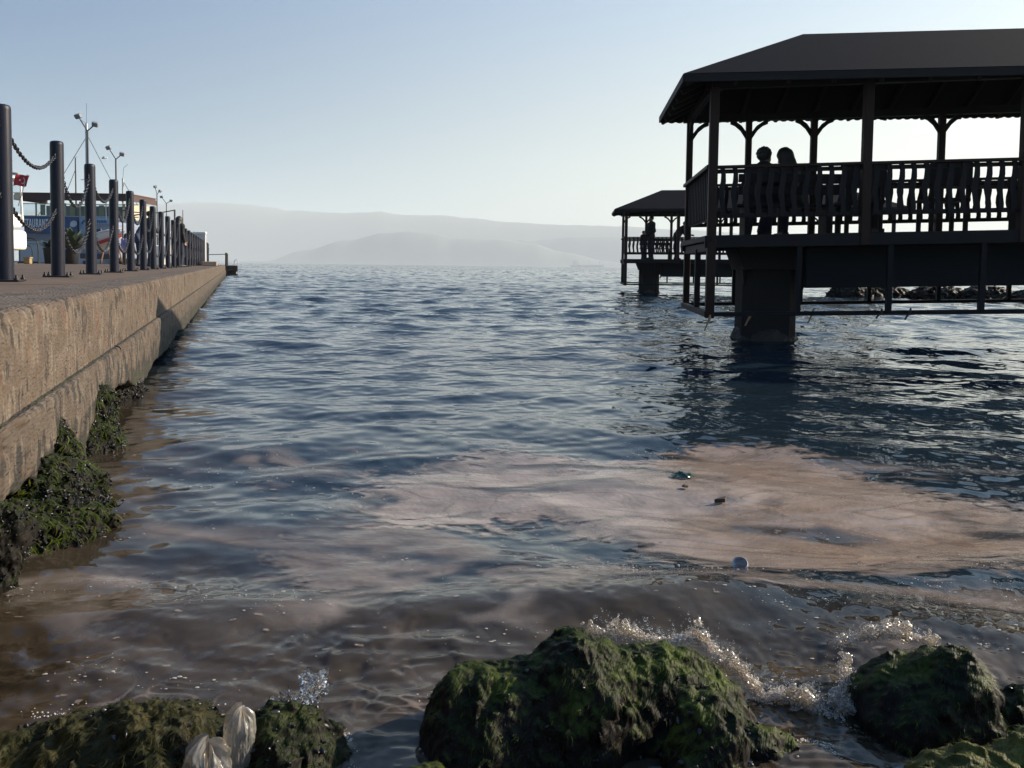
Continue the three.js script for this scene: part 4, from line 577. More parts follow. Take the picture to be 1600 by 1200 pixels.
// ---------------------------------------------------------------- things standing on the quay
const font = await new FontLoader().loadAsync('fonts/droid/droid_sans_bold.typeface.json');
const text = (s, size, depth = 0.012) => { const g = new TextGeometry(s, { font, size, depth, curveSegments: 3, bevelEnabled: false }); g.computeBoundingBox(); return plain(g); };
{
  // floating restaurant
  const t = thing('restaurant_boat', 'long restaurant boat with brown roof and blue banner behind the bollards', 'boat', [-28.6, 0, -50.6]);
  const hull = part('hull', [box(7.4, 1.7, 3.2, 0, 1.2, -1.6, 0.05), box(7.5, 0.14, 3.3, 0, 2.08, -1.6, 0.03)], M.offwhite, t);
  part('rubbing_strake', box(7.46, 0.5, 3.26, 0, 0.55, -1.6), M.darkgrey, hull);
  part('lower_wall', box(7.2, 0.55, 3.0, 0, 2.42, -1.6), M.grey, t);
  const ban = part('blue_banner', box(3.5, 1.12, 0.05, -1.55, 3.24, -0.06), M.blue, t); part('banner_lettering', text('RESTAURANT', 0.55).scale(0.42, 1, 1).translate(-3.72, 3.08, -0.03), M.white, ban);
  const pb = part('pale_banner', box(2.2, 1.12, 0.05, 1.4, 3.24, -0.06), M.paleblue, t); part('round_badge', plain(new THREE.TorusGeometry(0.26, 0.05, 6, 20, Math.PI)).translate(0.75, 3.32, -0.02), M.blue, pb);
  part('back_wall', box(7.2, 2.0, 0.08, 0, 3.7, -3.0), M.grey, t); part('side_wall', box(0.08, 2.0, 2.9, 3.56, 3.7, -1.6), M.cream, t);
  for (let i = 0; i < 8; i++) { const x = -3.5 + i * 0.96; const w = part('window', [box(0.07, 0.9, 0.08, x, 4.22, -0.1), box(0.96, 0.06, 0.08, x + 0.48, 3.82, -0.1), box(0.96, 0.05, 0.08, x + 0.48, 4.62, -0.1)], M.cream, t); if (i < 7) { part('pane', box(0.88, 0.74, 0.01, x + 0.48, 4.22, -0.1), M.glass, w); if (i % 2) part('curtain', sheet(12, 2, (a, b) => [x + 0.2 + a * 0.028, 3.88 + b * 0.35, -0.22 + 0.03 * Math.sin(a * 2.1), 0, 0]), std([0.36, 0.29, 0.13], 0.9, { side: THREE.DoubleSide }), w); } }
  const roof = part('roof', [box(7.5, 0.1, 3.6, 0, 5.22, -1.6), box(7.56, 0.34, 0.06, 0, 5.0, 0.2), box(0.06, 0.34, 3.6, 3.78, 5.0, -1.6), box(0.06, 0.34, 3.6, -3.78, 5.0, -1.6)], M.brownroof, t); part('roof_trim', box(7.6, 0.05, 3.7, 0, 5.295, -1.6), M.rust, roof);
  part('awning_pole', [rod([3.9, 0.8, 0.4], [3.9, 5.0, 0.3], 0.04), rod([2.2, 0.8, 0.3], [2.2, 4.9, 0.22], 0.035)], M.alu, t);
  part('satellite_dish', lathe([[0.001, 0], [0.12, 0.02], [0.22, 0.07], [0.225, 0.075], [0.12, 0.03], [0.001, 0.01]], 18).rotateX(1.3).translate(0.1, 3.3, 0.2), M.offwhite, t);
  // masts of the yachts behind
  const mast = (label, x, z, y0, y1, r, o = {}) => { const m = thing('mast', label, 'mast', [x, 0, z]); part('pole', rod([0, y0, 0], [0, y1, 0], r, r * 0.7), o.m || M.alu, m); if (o.stays) part('stay', o.stays.map((s) => rod([0, s[0], 0], [s[1], s[2], s[3] || 0], 0.02, 0.02, 5)), M.darkgrey, m); if (o.cross) part('spreader', o.cross.map((c) => rod([-c[1], c[0], 0], [c[1], c[0] + 0.08, 0], 0.025)), M.alu, m); if (o.tip) part('antenna', o.tip.map((s) => rod(s[0], s[1], 0.012, 0.012, 5)), M.darkgrey, m); return m; };
  mast('tall pale yacht mast with rigging, tallest behind the restaurant boat', -29.85, -54.5, 2, 10.5, 0.13, { stays: [[9.6, -3.9, 3.4], [9.8, 3.2, 3.6]], cross: [[6.6, 0.45], [9.9, 0.12]], tip: [[[0, 10.5, 0], [0.02, 11.9, 0]], [[0, 10.5, 0], [-0.4, 10.75, 0]]] });
  mast('thin dark mast right of the tallest yacht mast', -30.1, -53.5, 2, 8.0, 0.06, { m: M.darkgrey, tip: [[[-0.15, 8.05, 0], [0.15, 8.05, 0]]], stays: [[7.2, -1.4, 3.8]] });
  mast('pale mast with curved antenna right of the second floodlight pole', -27.1, -54, 1, 6.7, 0.09, { stays: [[6.5, 2.6, 2.2]], tip: [[[0, 6.7, 0], [0.05, 7.4, 0]], [[0.05, 7.4, 0], [0.35, 7.65, 0]]] });
  mast('bare thin pole rising above the distant bollards', -18.5, -43.5, 0.78, 3.85, 0.03, { m: M.darkgrey });
  // a second mole beyond the first
  const mole = part('mole', [(() => { const g = plain(new THREE.BoxGeometry(4.2, 1.6, 52)); g.rotateY(TURN); g.translate(...Q(-7.1, -0.05, 81)); return g; })()], M2.core); mole.userData.kind = 'structure';
  // double floodlights
  const lamp = (label, x, z, y1, sp, turn) => {
    const L = thing('floodlight_pole', label, 'floodlight', [x, HD, z], turn, 'double floodlights on tall poles'); const h = y1 - HD;
    part('pole', rod([0, 0, 0], [0, h - 0.3, 0], 0.085, 0.05, 10), M.darkgrey, L); part('foot', rod([0, 0, 0], [0, 0.25, 0], 0.16, 0.13, 10), M.darkgrey, L);
    for (const s of [-1, 1]) { const a = part('arm', rod([0, h - 0.3, 0], [s * sp * 0.9, h + (s < 0 ? 0.35 : 0.02), 0.05], 0.035), M.darkgrey, L); const hd = box(0.34, 0.24, 0.22, 0, 0, 0, 0.05).rotateZ(s * -0.25).rotateX(0.5).translate(s * sp * 1.1, h + (s < 0 ? 0.5 : 0.08), 0.1); const hh = part('lamp_head', hd, M.grey, L); part('lamp_glass', box(0.28, 0.03, 0.17, 0, -0.125, 0).rotateZ(s * -0.25).rotateX(0.5).translate(s * sp * 1.1, h + (s < 0 ? 0.5 : 0.08), 0.1), M.darkglass, hh); }
  };
  lamp('nearest and tallest double floodlight pole behind the third bollard', -24.05, -44, 8.55, 0.42, 0.1); lamp('second double floodlight pole, left of the pale mast', -28.6, -56, 8.55, 0.42, 0.15);
  lamp('double floodlight pole, third from left, far down the mole', -38.5, -84, 8.5, 0.3, 1.2); lamp('farthest double floodlight pole at the end of the mole', -43.3, -97, 8.5, 0.5, 0.4);
  // white canopied vehicle
  const v = thing('canopied_vehicle', 'white vehicle with rounded canopy roof half hidden by the nearest bollard', 'vehicle', [-21.05, HD, -30]);
  const body = part('body', [box(2.2, 1.15, 1.6, -0.35, 1.15, -0.8, 0.12), box(0.75, 0.8, 1.3, 1.02, 0.95, -0.8, 0.15), box(0.34, 0.62, 1.5, 0.98, 1.75, -0.8, 0.14)], M.white, v);
  part('side_panel', box(1.5, 0.5, 0.03, -0.2, 1.85, 0.02), M.paleblue, body);
  part('canopy', [lathe([[0.001, 0.16], [0.9, 0.12], [1.35, 0.03], [1.42, -0.04], [1.38, -0.08], [0.001, -0.07]], 36).scale(1.1, 1, 0.75).translate(0.02, 3.42, -0.8)], M.white, v);
  for (const [x, z] of [[1.12, -0.15], [1.12, -1.45], [-1.3, -0.15], [-1.3, -1.45], [0.72, -0.15]]) part('canopy_post', rod([x + 0.06, 1.7, z], [x, 3.38, z], 0.035), M.white, v);
  part('windscreen', box(0.02, 1.25, 1.25, 1.14, 2.65, -0.8), M.glass, v); part('side_window', box(1.8, 1.2, 0.02, -0.25, 2.65, -0.12), M.glass, v);
  const wh = part('wheel', plain(new THREE.TorusGeometry(0.27, 0.085, 10, 28)).translate(0.98, 0.34, 0.02), M.rubber, v);
  part('rim', [lathe([[0.001, 0.02], [0.09, 0.03], [0.11, 0.0], [0.2, -0.02], [0.235, 0.02], [0.24, -0.02]], 26).rotateX(Math.PI / 2).translate(0.98, 0.34, 0.05), ...[...Array(14)].map((_, i) => rod([0.98 + 0.1 * Math.cos(i * 0.449), 0.34 + 0.1 * Math.sin(i * 0.449), 0.06], [0.98 + 0.22 * Math.cos(i * 0.449), 0.34 + 0.22 * Math.sin(i * 0.449), 0.075], 0.016, 0.02, 5))], M.offwhite, wh); part('hub', ball(0.05, 0.05, 0.03, 0.98, 0.34, 0.09), M.rust, wh);
  part('fender', [plain(new THREE.TorusGeometry(0.42, 0.07, 8, 20, 2.6)).scale(1, 1, 2.2).rotateZ(0.3).translate(0.98, 0.34, -0.05)], M.white, v);
  part('headlight', [ball(0.15, 0.15, 0.08, 1.12, 1.55, 0.03, 14), ball(0.11, 0.11, 0.05, 1.12, 1.55, 0.09, 12)], M.offwhite, v); part('mirror', [ball(0.09, 0.14, 0.05, 1.5, 2.25, 0.05), rod([1.2, 2.1, 0], [1.5, 2.25, 0], 0.015)], M.offwhite, v); part('roof_lamp', [rod([1.2, 3.42, -0.3], [1.55, 3.5, -0.3], 0.02), ball(0.16, 0.05, 0.08, 1.62, 3.52, -0.3)], M.grey, v);
  // flag
  const f = thing('flag', 'red flag with white crescent and star on a leaning staff', 'flag', [-18.85, 3.0, -29.6]);
  part('staff', rod([0, 0, 0], [0.36, 1.2, 0], 0.022, 0.016), M.alu, f);
  const wv = (x, y) => [0.335 - (1 - x) * 0.52 - y * 0.13 * 1, 0.74 + (y) * 0.42 + (1 - x) * 0.05 * Math.sin(x * 5) , 0.05 * Math.sin(x * 7 + y * 2)];
  part('cloth', sheet(24, 10, (i, j) => { const p = wv(i / 24, 1 - j / 10); return [p[0] + (1 - j / 10) * 0.25, p[1], p[2]]; }), std([0.42, 0.02, 0.03], 0.8, { side: THREE.DoubleSide }), f).castShadow = true;
  const em = (pts) => { const s = new THREE.Shape(pts.map((p) => new THREE.Vector2(...p))); const g = new THREE.ShapeGeometry(s), p = g.attributes.position; for (let i = 0; i < p.count; i++) { const x = p.getX(i), y = p.getY(i), q = wv(x, y); p.setXYZ(i, q[0] + y * 0.25, q[1], q[2] + 0.006); } g.computeVertexNormals(); return plain(g); };
  const cres = []; for (let i = 0; i <= 20; i++) { const a = 0.5 + i / 20 * (6.283 - 1.0); cres.push([0.62 - 0.17 * Math.cos(a) * -1 * 0.9 - 0.02, 0.5 + 0.28 * Math.sin(a)]); } for (let i = 20; i >= 0; i--) { const a = 0.62 + i / 20 * (6.283 - 1.24); cres.push([0.645 + 0.135 * Math.cos(a) * 0.9 - 0.02 + 0.02, 0.5 + 0.22 * Math.sin(a)]); }
  part('crescent', em(cres.map(([x, y]) => [1.18 - x, y])), M.white, f); const star = []; for (let i = 0; i < 10; i++) { const a = i * 0.6283 + 3.1416, r = i % 2 ? 0.4 : 1; star.push([0.36 + 0.075 * r * Math.cos(a), 0.5 + 0.12 * r * Math.sin(a)]); } part('star', em(star), M.white, f);
  // tubular barrier
  const br = thing('metal_barrier', 'black tubular metal barrier with bent ends beside the white vehicle', 'barrier', [-20.65, HD, -33]);
  part('tube', [tube([[-0.6, 1.08, 0], [0.2, 1.08, 0], [0.36, 1.0, 0], [0.42, 0.85, 0], [0.44, 0.0, 0]], 0.025, 30), tube([[-0.5, 0.75, 0], [0.0, 0.78, 0], [0.14, 0.7, 0], [0.2, 0.0, 0]], 0.02, 24), rod([-0.35, 0.1, 0], [-0.35, 1.05, 0], 0.02), rod([-0.6, 0.08, 0], [0.44, 0.08, 0], 0.03)], M.black, br);
  const st = part('block', [box(0.26, 0.24, 0.2, -20.28, HD + 0.12, -32.4, 0.03), box(0.3, 0.06, 0.22, -20.28, HD + 0.26, -32.4, 0.01)], std([0.28, 0.2, 0.1], 0.8)); tag(st, 'small yellowish wooden block on the ground by the barrier', 'block');
  // planters
  const leafy = (name, label, x, z, ph, pw, n, L, up, seed) => {
    const p = thing(name, label, 'potted plant', [x, HD, z]), r = mulberry(seed); part('pot', lathe([[0.001, 0.0], [pw * 0.72, 0.0], [pw * 0.95, ph * 0.9], [pw, ph * 0.92], [pw, ph], [pw * 0.88, ph], [pw * 0.86, ph * 0.9], [0.001, ph * 0.9]], 20), M.black, p);
    for (let i = 0; i < n; i++) { const a = r() * 6.283, el = up * (0.3 + 0.7 * r()), l = L * (0.6 + 0.5 * r()), g = sheet(3, 7, (u, w) => { const s = w / 7, wd = 0.07 * l * Math.sin(Math.PI * Math.min(1, s * 0.95 + 0.05)) * (u / 3 - 0.5) * 2, d = s * l; const rr = d * Math.cos(el) + 0.0, y = ph * 0.9 + d * Math.sin(el) - 0.45 * d * d / l * (1 - up * 0.4) - 0.12 * Math.abs(wd); return [Math.cos(a) * rr - Math.sin(a) * wd * 2, y, Math.sin(a) * rr + Math.cos(a) * wd * 2]; }); part('leaf', g, M.plant, p); }
  };
  leafy('planter', 'spiky palm in a black pot behind the second bollard', -21.5, -36, 0.75, 0.3, 26, 0.75, 1.1, 4);
  leafy('planter', 'tall bushy plant in a black tub between the second and third bollards', -20.5, -36, 0.68, 0.36, 110, 1.3, 1.5, 9);
  const cr = part('crate', [box(0.3, 0.14, 0.22, -20.0, HD + 0.07, -36.4, 0.02), box(0.32, 0.03, 0.24, -20.0, HD + 0.155, -36.4, 0.01)], std([0.03, 0.035, 0.25], 0.5)); tag(cr, 'small blue crate on the ground beside the bushy tub', 'crate');
  // minibus
  const mb = thing('minibus', 'pale blue grey minibus with dark windows between third and fourth bollards', 'minibus', [-22.5, HD, -42]);
  part('body', [box(1.9, 1.35, 4.2, 0, 0.95, -2.1, 0.12), box(1.8, 0.85, 3.9, 0, 1.9, -2.15, 0.18)], std([0.2, 0.23, 0.3], 0.4), mb);
  part('sign_band', box(1.5, 0.26, 0.05, 0.1, 2.3, -0.14, 0.02), M.paleblue, mb); part('sign_lettering', text('RUVAN', 0.16).translate(-0.3, 2.22, -0.11), M.blue, mb);
  for (const [x, w] of [[-0.08, 0.62], [0.55, 0.42]]) { const wd = part('window', box(w, 0.8, 0.05, x, 1.55, 0.005, 0.05), std([0.22, 0.25, 0.31], 0.4), mb); part('pane', box(w - 0.1, 0.7, 0.03, x, 1.55, 0.025, 0.04), M.darkglass, wd); }
  part('bumper', box(1.85, 0.28, 0.12, 0, 0.42, 0.03, 0.04), M.darkgrey, mb); part('grille', box(0.9, 0.2, 0.04, 0, 0.82, 0.01), M.black, mb); for (const s of [-1, 1]) { part('headlight', ball(0.12, 0.11, 0.06, s * 0.68, 0.85, 0.0), M.offwhite, mb); part('mirror', [ball(0.07, 0.14, 0.06, s * 1.12, 1.6, -0.2), rod([s * 0.9, 1.6, -0.25], [s * 1.1, 1.6, -0.2], 0.02)], M.black, mb); for (const z of [-0.8, -3.3]) part('wheel', plain(new THREE.TorusGeometry(0.24, 0.1, 8, 20)).rotateY(Math.PI / 2).translate(s * 0.85, 0.33, z), M.rubber, mb); }
  // small boat laid up on the quay
  const bt = thing('small_boat', 'white boat with red stripe laid up behind the fifth bollard', 'boat', [-20.1, HD + 0.5, -39.6], -0.35); bt.scale.set(0.42, 1, 0.8);
  const loft = (k, off) => sheet(14, 10, (i, j) => { const s = i / 14, a = (j / 10 - 0.5) * Math.PI, w = (0.75 + off) * Math.pow(Math.sin(Math.min(1, 0.12 + s * 0.95) * 1.5708), 0.8) , d = 0.85 + off; return [s * 3.2 * -1 + 0.5 + (1 - Math.abs(j / 10 - 0.5)) * 0, -Math.cos(a) * d * (0.35 + 0.65 * s) + 0.95 + 0.35 * (1 - s), Math.sin(a) * w]; });
  part('hull', loft(1, 0), std([0.74, 0.72, 0.68], 0.35, { side: THREE.DoubleSide }), bt); part('gunwale', [tube([[0.45, 1.32, 0], [0.1, 1.28, 0.25], [-0.8, 1.2, 0.62], [-2.6, 1.0, 0.75]], 0.05), tube([[0.45, 1.32, 0], [0.1, 1.28, -0.25], [-0.8, 1.2, -0.62], [-2.6, 1.0, -0.75]], 0.05)], M.white, bt); part('stripe', tube([[0.42, 1.0, 0.02], [0.1, 0.9, 0.26], [-0.8, 0.72, 0.6], [-2.6, 0.5, 0.72]], 0.09), M.red, bt); part('trestle', [rod([-0.3, -0.5, 0.4], [-0.5, 0.3, 0.2], 0.06), rod([-0.3, -0.5, -0.4], [-0.5, 0.3, -0.2], 0.06), rod([-2.2, -0.5, 0.4], [-2.1, 0.2, 0.2], 0.06), rod([-2.2, -0.5, -0.4], [-2.1, 0.2, -0.2], 0.06)], M.rust, bt);
  // moored cabin cruiser behind, its white wheelhouse and rail
  const cc = thing('cabin_cruiser', 'white cabin cruiser with railing behind the fourth and fifth bollards', 'boat', [-22.9, 0, -47.5], 0.3);
  part('hull', [extrude([[-1.6, 0], [1.2, 0], [2.0, 1.9], [-1.7, 1.7]], 1.8, 0.08)], M.white, cc); part('wheelhouse', [extrude([[-1.0, 1.8], [0.9, 1.85], [0.55, 3.3], [-0.9, 3.4]], 1.4, 0.06).translate(0, 0, 0.2)], M.offwhite, cc); part('window_band', [box(1.1, 0.5, 0.03, -0.2, 2.75, 1.68)], M.darkglass, cc); part('rail', [tube([[-1.5, 2.3, 1.8], [0.6, 2.4, 1.8], [1.7, 2.7, 1.2], [2.0, 2.75, 0.9]], 0.025), rod([0.6, 1.8, 1.8], [0.6, 2.4, 1.8], 0.02), rod([1.5, 1.9, 1.4], [1.5, 2.62, 1.4], 0.02)], M.alu, cc); part('roof_rack', [tube([[-0.9, 3.5, 0.3], [0.2, 3.75, 0.9], [0.7, 3.45, 1.5]], 0.04)], M.darkgrey, cc);
  const ln = part('signpost', [rod([-17.2, HD, -34.2], [-17.2, 3.3, -34.2], 0.035), tube([[-17.2, 3.2, -34.2], [-16.8, 3.12, -34.2], [-15.6, 3.1, -34.2], [-14.9, 3.22, -34.2]], 0.025), rod([-14.9, HD, -34.2], [-14.9, 3.24, -34.2], 0.04)], M.darkgrey); tag(ln, 'dark pipe frame spanning behind the sixth and seventh bollards', 'pipe frame');
  const bx = thing('white_booth', 'small white booth rising above the distant bollards', 'booth', [-17.75, HD, -44], 0.3); part('wall', box(0.62, 1.75, 0.6, 0, 0.88, 0, 0.02), M.offwhite, bx); part('roof', box(0.7, 0.16, 0.68, 0, 1.82, 0, 0.05), M.white, bx);
  const pl = part('concrete_plinth', [(() => { const g = new RoundedBoxGeometry(0.62, 0.2, 2.4, 2, 0.02); g.rotateY(TURN); g.translate(...Q(0.55, HD + 0.1, 32)); return plain(g); })()], std([0.24, 0.18, 0.13], 0.9, { bumpMap: wallBump, bumpScale: 0.01 })); tag(pl, 'low concrete plinth on the quay edge near its far end', 'plinth');
  // landing stage beyond the end of the quay
  const lg = thing('landing_stage', 'dark landing stage with rail posts beyond the end of the quay', 'jetty', Q(1.3, 0, 58), TURN);
  part('base', [box(1.0, 0.42, 9, 0, 0.5, 0, 0.03), box(0.9, 0.6, 8.8, -0.05, 0.0, 0, 0.03)], M.column, lg); for (let i = 0; i < 8; i++) part('rail_post', rod([-0.3, 0.7, 4.2 - i * 1.2], [-0.3, 1.66, 4.2 - i * 1.2], 0.07, 0.06), M.steel, lg); part('handrail', [rod([-0.3, 1.6, 4.2], [-0.3, 1.6, -4.2], 0.03), rod([-1.6, 1.5, 4.2], [-0.3, 1.55, 4.2], 0.025)], M.steel, lg); part('ladder', [tube([[0.52, -0.2, 3.4], [0.54, 0.9, 3.4], [0.46, 1.15, 3.4], [0.3, 1.1, 3.4], [0.25, 0.72, 3.4]], 0.025), tube([[0.52, -0.2, 2.9], [0.54, 0.9, 2.9], [0.46, 1.15, 2.9], [0.3, 1.1, 2.9], [0.25, 0.72, 2.9]], 0.025), rod([0.53, 0.2, 3.4], [0.53, 0.2, 2.9], 0.02), rod([0.53, 0.45, 3.4], [0.53, 0.45, 2.9], 0.02)], M.alu, lg);
  // gull
  const gl = thing('gull', 'tiny white gull flying right of the second floodlight', 'bird', [-24.2, 7.0, -46], 0.4); part('body', [ball(0.14, 0.05, 0.05, 0, 0, 0), ball(0.045, 0.04, 0.04, 0.15, 0.02, 0), rod([0.19, 0.02, 0], [0.24, 0.01, 0], 0.012, 0.003, 5)], M.white, gl); for (const s of [-1, 1]) part('wing', [sheet(4, 6, (i, j) => [0.06 - i * 0.03 - j * 0.012, 0.02 + 0.05 * Math.sin(j * 0.5), s * (0.03 + j * 0.075)])], std([0.6, 0.6, 0.6], 0.7, { side: THREE.DoubleSide }), gl);
  // ship
  const sh = thing('cargo_ship', 'hazy cargo ship with bridge and two derrick masts on the horizon', 'ship', [399, 0, -4200]); sh.scale.setScalar(3);
  part('hull', [extrude([[-30, 3.4], [-27, -1], [28, -1], [31, 4.2], [27, 4.2], [24, 2.7], [-20, 2.6]], 9, 0.2)], std([0.10, 0.12, 0.14], 0.7), sh); part('bridge', [box(12, 3.2, 8, -19, 4.2, 4.5), box(8, 2.6, 7, -18, 7, 4.5), box(5, 1.5, 6, -17.6, 9, 4.5)], std([0.3, 0.32, 0.33], 0.7), sh); part('funnel', rod([-22, 5, 4.5], [-22, 9.8, 4.5], 1.2), M.grey, sh); for (const x of [-19.3, -15, 6, 24]) part('mast', [rod([x, 3, 4.5], [x, x < 0 ? 13.5 : 10.5, 4.5], 0.45, 0.3), rod([x - 1, x < 0 ? 11.6 : 9.8, 4.5], [x + 1, x < 0 ? 11.6 : 9.8, 4.5], 0.3)], M.grey, sh); part('hatch', [box(18, 1, 7, -5, 3.2, 4.5), box(12, 1, 7, 15, 3.3, 4.5)], M.grey, sh);
}

// ---------------------------------------------------------------- people
const CL = { dark: std([0.012, 0.012, 0.014], 0.85), navy: std([0.03, 0.045, 0.09], 0.85), lav: std([0.22, 0.19, 0.36], 0.85), brown: std([0.03, 0.022, 0.02], 0.85), skin: std([0.30, 0.17, 0.11], 0.6), hair: std([0.01, 0.008, 0.007], 0.55, { bumpMap: grainTex, bumpScale: 0.004 }), denim: std([0.02, 0.026, 0.045], 0.9), shoe: std([0.015, 0.014, 0.014], 0.6) };
function person(label, pos, yaw, H, pose, o = {}) {
  const J = pose, cell = o.cell || 0.016, root = thing('person', label, 'person', pos, yaw); root.scale.setScalar(H / 1.72);
  const c = (a, b, ra, rb) => [a, b, ra, rb];
  const torso = [c(J.hipC, J.chest, 0.125, 0.135), c(J.chest, J.neckB, 0.13, 0.075), c(J.shL, J.shR, 0.068, 0.068), c(J.hipL, J.hipR, 0.105, 0.105)];
  const arms = [c(J.shL, J.elL, 0.052, 0.043), c(J.elL, J.wrL, 0.042, 0.029), c(J.shR, J.elR, 0.052, 0.043), c(J.elR, J.wrR, 0.042, 0.029)];
  const legs = [c(J.hipL, J.knL, 0.088, 0.058), c(J.knL, J.anL, 0.056, 0.04), c(J.hipR, J.knR, 0.088, 0.058), c(J.knR, J.anR, 0.056, 0.04)];
  const neck = [c(J.neckB, J.head, 0.052, 0.05)];
  const field = (L, inf, k = 0.035) => (x, y, z) => { let d = 1e9; for (const q of L) { const e = capsule(x, y, z, q[0], q[1], q[2] + inf, q[3] + inf); d = d > 1e8 ? e : e < d + k ? smin(d, e, k) : d; } return d; };
  const bounds = (L, m) => { const lo = [1e9, 1e9, 1e9], hi = [-1e9, -1e9, -1e9]; for (const q of L) for (const p of [q[0], q[1]]) for (let i = 0; i < 3; i++) { lo[i] = Math.min(lo[i], p[i] - m); hi[i] = Math.max(hi[i], p[i] + m); } return [lo, hi]; };
  const all = [...torso, ...arms, ...legs, ...neck];
  // head in its own frame: y up, z towards the face
  const R = new THREE.Matrix4().makeRotationFromEuler(new THREE.Euler(J.headTilt || 0, J.headTurn || 0, J.headRoll || 0, 'YXZ')), Ri = R.clone().invert(), hv = V(0, 0, 0);
  const headF = (x, y, z) => { hv.set(x - J.head[0], y - J.head[1], z - J.head[2]).applyMatrix4(Ri); const [a, b, e] = [hv.x, hv.y, hv.z]; let d = ell(a, b, e, [0, 0.025, -0.01], [0.076, 0.098, 0.095]); d = smin(d, ell(a, b, e, [0, -0.055, 0.025], [0.056, 0.065, 0.068]), 0.04); d = smin(d, capsule(a, b, e, [0, 0.01, 0.083], [0, -0.03, 0.105], 0.009, 0.014), 0.015); d = smin(d, ell(a, b, e, [0, -0.062, 0.088], [0.024, 0.011, 0.012]), 0.012); for (const s of [-1, 1]) { d = smin(d, ell(a, b, e, [s * 0.077, -0.005, -0.005], [0.010, 0.03, 0.018]), 0.01); d = Math.max(d, -ell(a, b, e, [s * 0.032, 0.012, 0.098], [0.017, 0.011, 0.014])); } return d; };
  const geos = [];
  { const [lo, hi] = bounds(all, 0.17); geos.push(netMesh(field(all, 0), lo, hi, cell)); const h = J.head; geos.push(netMesh(headF, [h[0] - 0.14, h[1] - 0.16, h[2] - 0.14], [h[0] + 0.14, h[1] + 0.16, h[2] + 0.14], 0.007)); }
  for (const s of ['L', 'R']) { const w = V(...J['wr' + s]), e = V(...J['el' + s]), d = w.clone().sub(e).normalize(), sd = V(...(J['thumb' + s] || [0, 0, 1])); sd.addScaledVector(d, -sd.dot(d)).normalize(); const n = d.clone().cross(sd), L = [], at = (a, b, q) => w.clone().addScaledVector(d, a).addScaledVector(sd, b).addScaledVector(n, q).toArray();
    for (let k = 0; k < 4; k++) { const b = 0.028 - k * 0.019, l = [0.07, 0.078, 0.072, 0.056][k]; L.push(c(at(0.0, b * 0.5, 0), at(0.085, b, 0), 0.016, 0.012), c(at(0.085, b, 0), at(0.085 + l * 0.5, b * 1.08, 0.008), 0.0095, 0.0085), c(at(0.085 + l * 0.5, b * 1.08, 0.008), at(0.085 + l * 0.92, b * 1.1, 0.028), 0.0085, 0.007)); }
    L.push(c(at(0.025, 0.025, 0), at(0.06, 0.052, 0.012), 0.014, 0.011), c(at(0.06, 0.052, 0.012), at(0.092, 0.06, 0.022), 0.0105, 0.008)); const [lo, hi] = bounds(L, 0.03); geos.push(netMesh(field(L, 0, 0.012), lo, hi, 0.0055)); }
  part('body', geos, CL.skin, root);
  const top = [...torso, ...arms]; { const [lo, hi] = bounds(top, 0.2); const F = field(top, 0.02, 0.05), hem = J.hem ?? -9; part('jacket', netMesh((x, y, z) => Math.max(F(x, y, z) - 0.007 * noise(x * 13, y * 9, z * 13), hem - y), lo, hi, cell), o.top || CL.dark, root); }
  const bot = [...legs, c(J.hipL, J.hipR, 0.105, 0.105), c(J.hipC, [J.hipC[0], J.hipC[1] + 0.08, J.hipC[2]], 0.12, 0.12)]; { const [lo, hi] = bounds(bot, 0.16); const F = field(bot, 0.014, 0.04); part('trousers', netMesh((x, y, z) => F(x, y, z) - 0.005 * noise(x * 16, y * 10, z * 16), lo, hi, cell), o.bottom || CL.denim, root); }
  for (const s of ['L', 'R']) { const a = J['an' + s], t = J['toe' + s] || [a[0], a[1] - 0.05, a[2] + 0.17]; const L = [c([a[0], a[1] - 0.03, a[2] - 0.03], t, 0.046, 0.036)]; const LF = field(L, 0), [lo, hi] = bounds(L, 0.07); part('shoe', netMesh((x, y, z) => Math.max(LF(x, y, z), (Math.min(a[1], t[1]) - 0.085) - y), lo, hi, 0.009), CL.shoe, root); }
  const hairF = (x, y, z) => { hv.set(x - J.head[0], y - J.head[1], z - J.head[2]).applyMatrix4(Ri); const [a, b, e] = [hv.x, hv.y, hv.z]; let d = ell(a, b, e, [0, o.curly ? 0.02 : 0.042, -0.026], o.long ? [0.102, 0.104, 0.110] : o.curly ? [0.098, 0.108, 0.104] : [0.088, 0.092, 0.098]); d = Math.max(d, -ell(a, b, e, [0, -0.03, 0.11], [0.068, 0.085, 0.075])); if (o.long) { d = smin(d, capsule(a, b, e, [0, 0.0, -0.06], [0.0, -0.25, -0.075], 0.09, 0.12), 0.05); d = smin(d, capsule(a, b, e, [-0.06, -0.02, -0.03], [-0.095, -0.22, -0.01], 0.045, 0.04), 0.04); d = smin(d, capsule(a, b, e, [0.06, -0.02, -0.03], [0.095, -0.22, -0.01], 0.045, 0.04), 0.04); } if (o.bun) d = smin(d, ell(a, b, e, [0, 0.11, -0.08], [0.045, 0.045, 0.045]), 0.02); if (o.cap) d = smin(d, ell(a, b, e, [0, 0.06, 0.09], [0.07, 0.012, 0.06]), 0.02); return d - (o.curly ? 0.016 : 0.007) * noise(x * (o.curly ? 34 : 22), y * (o.curly ? 34 : 9), z * (o.curly ? 34 : 22)); };
  { const h = J.head, m = o.long ? 0.36 : 0.17; part('hair', netMesh(hairF, [h[0] - 0.2, h[1] - m, h[2] - 0.22], [h[0] + 0.2, h[1] + 0.2, h[2] + 0.2], 0.009), CL.hair, root); }
  return root;
}
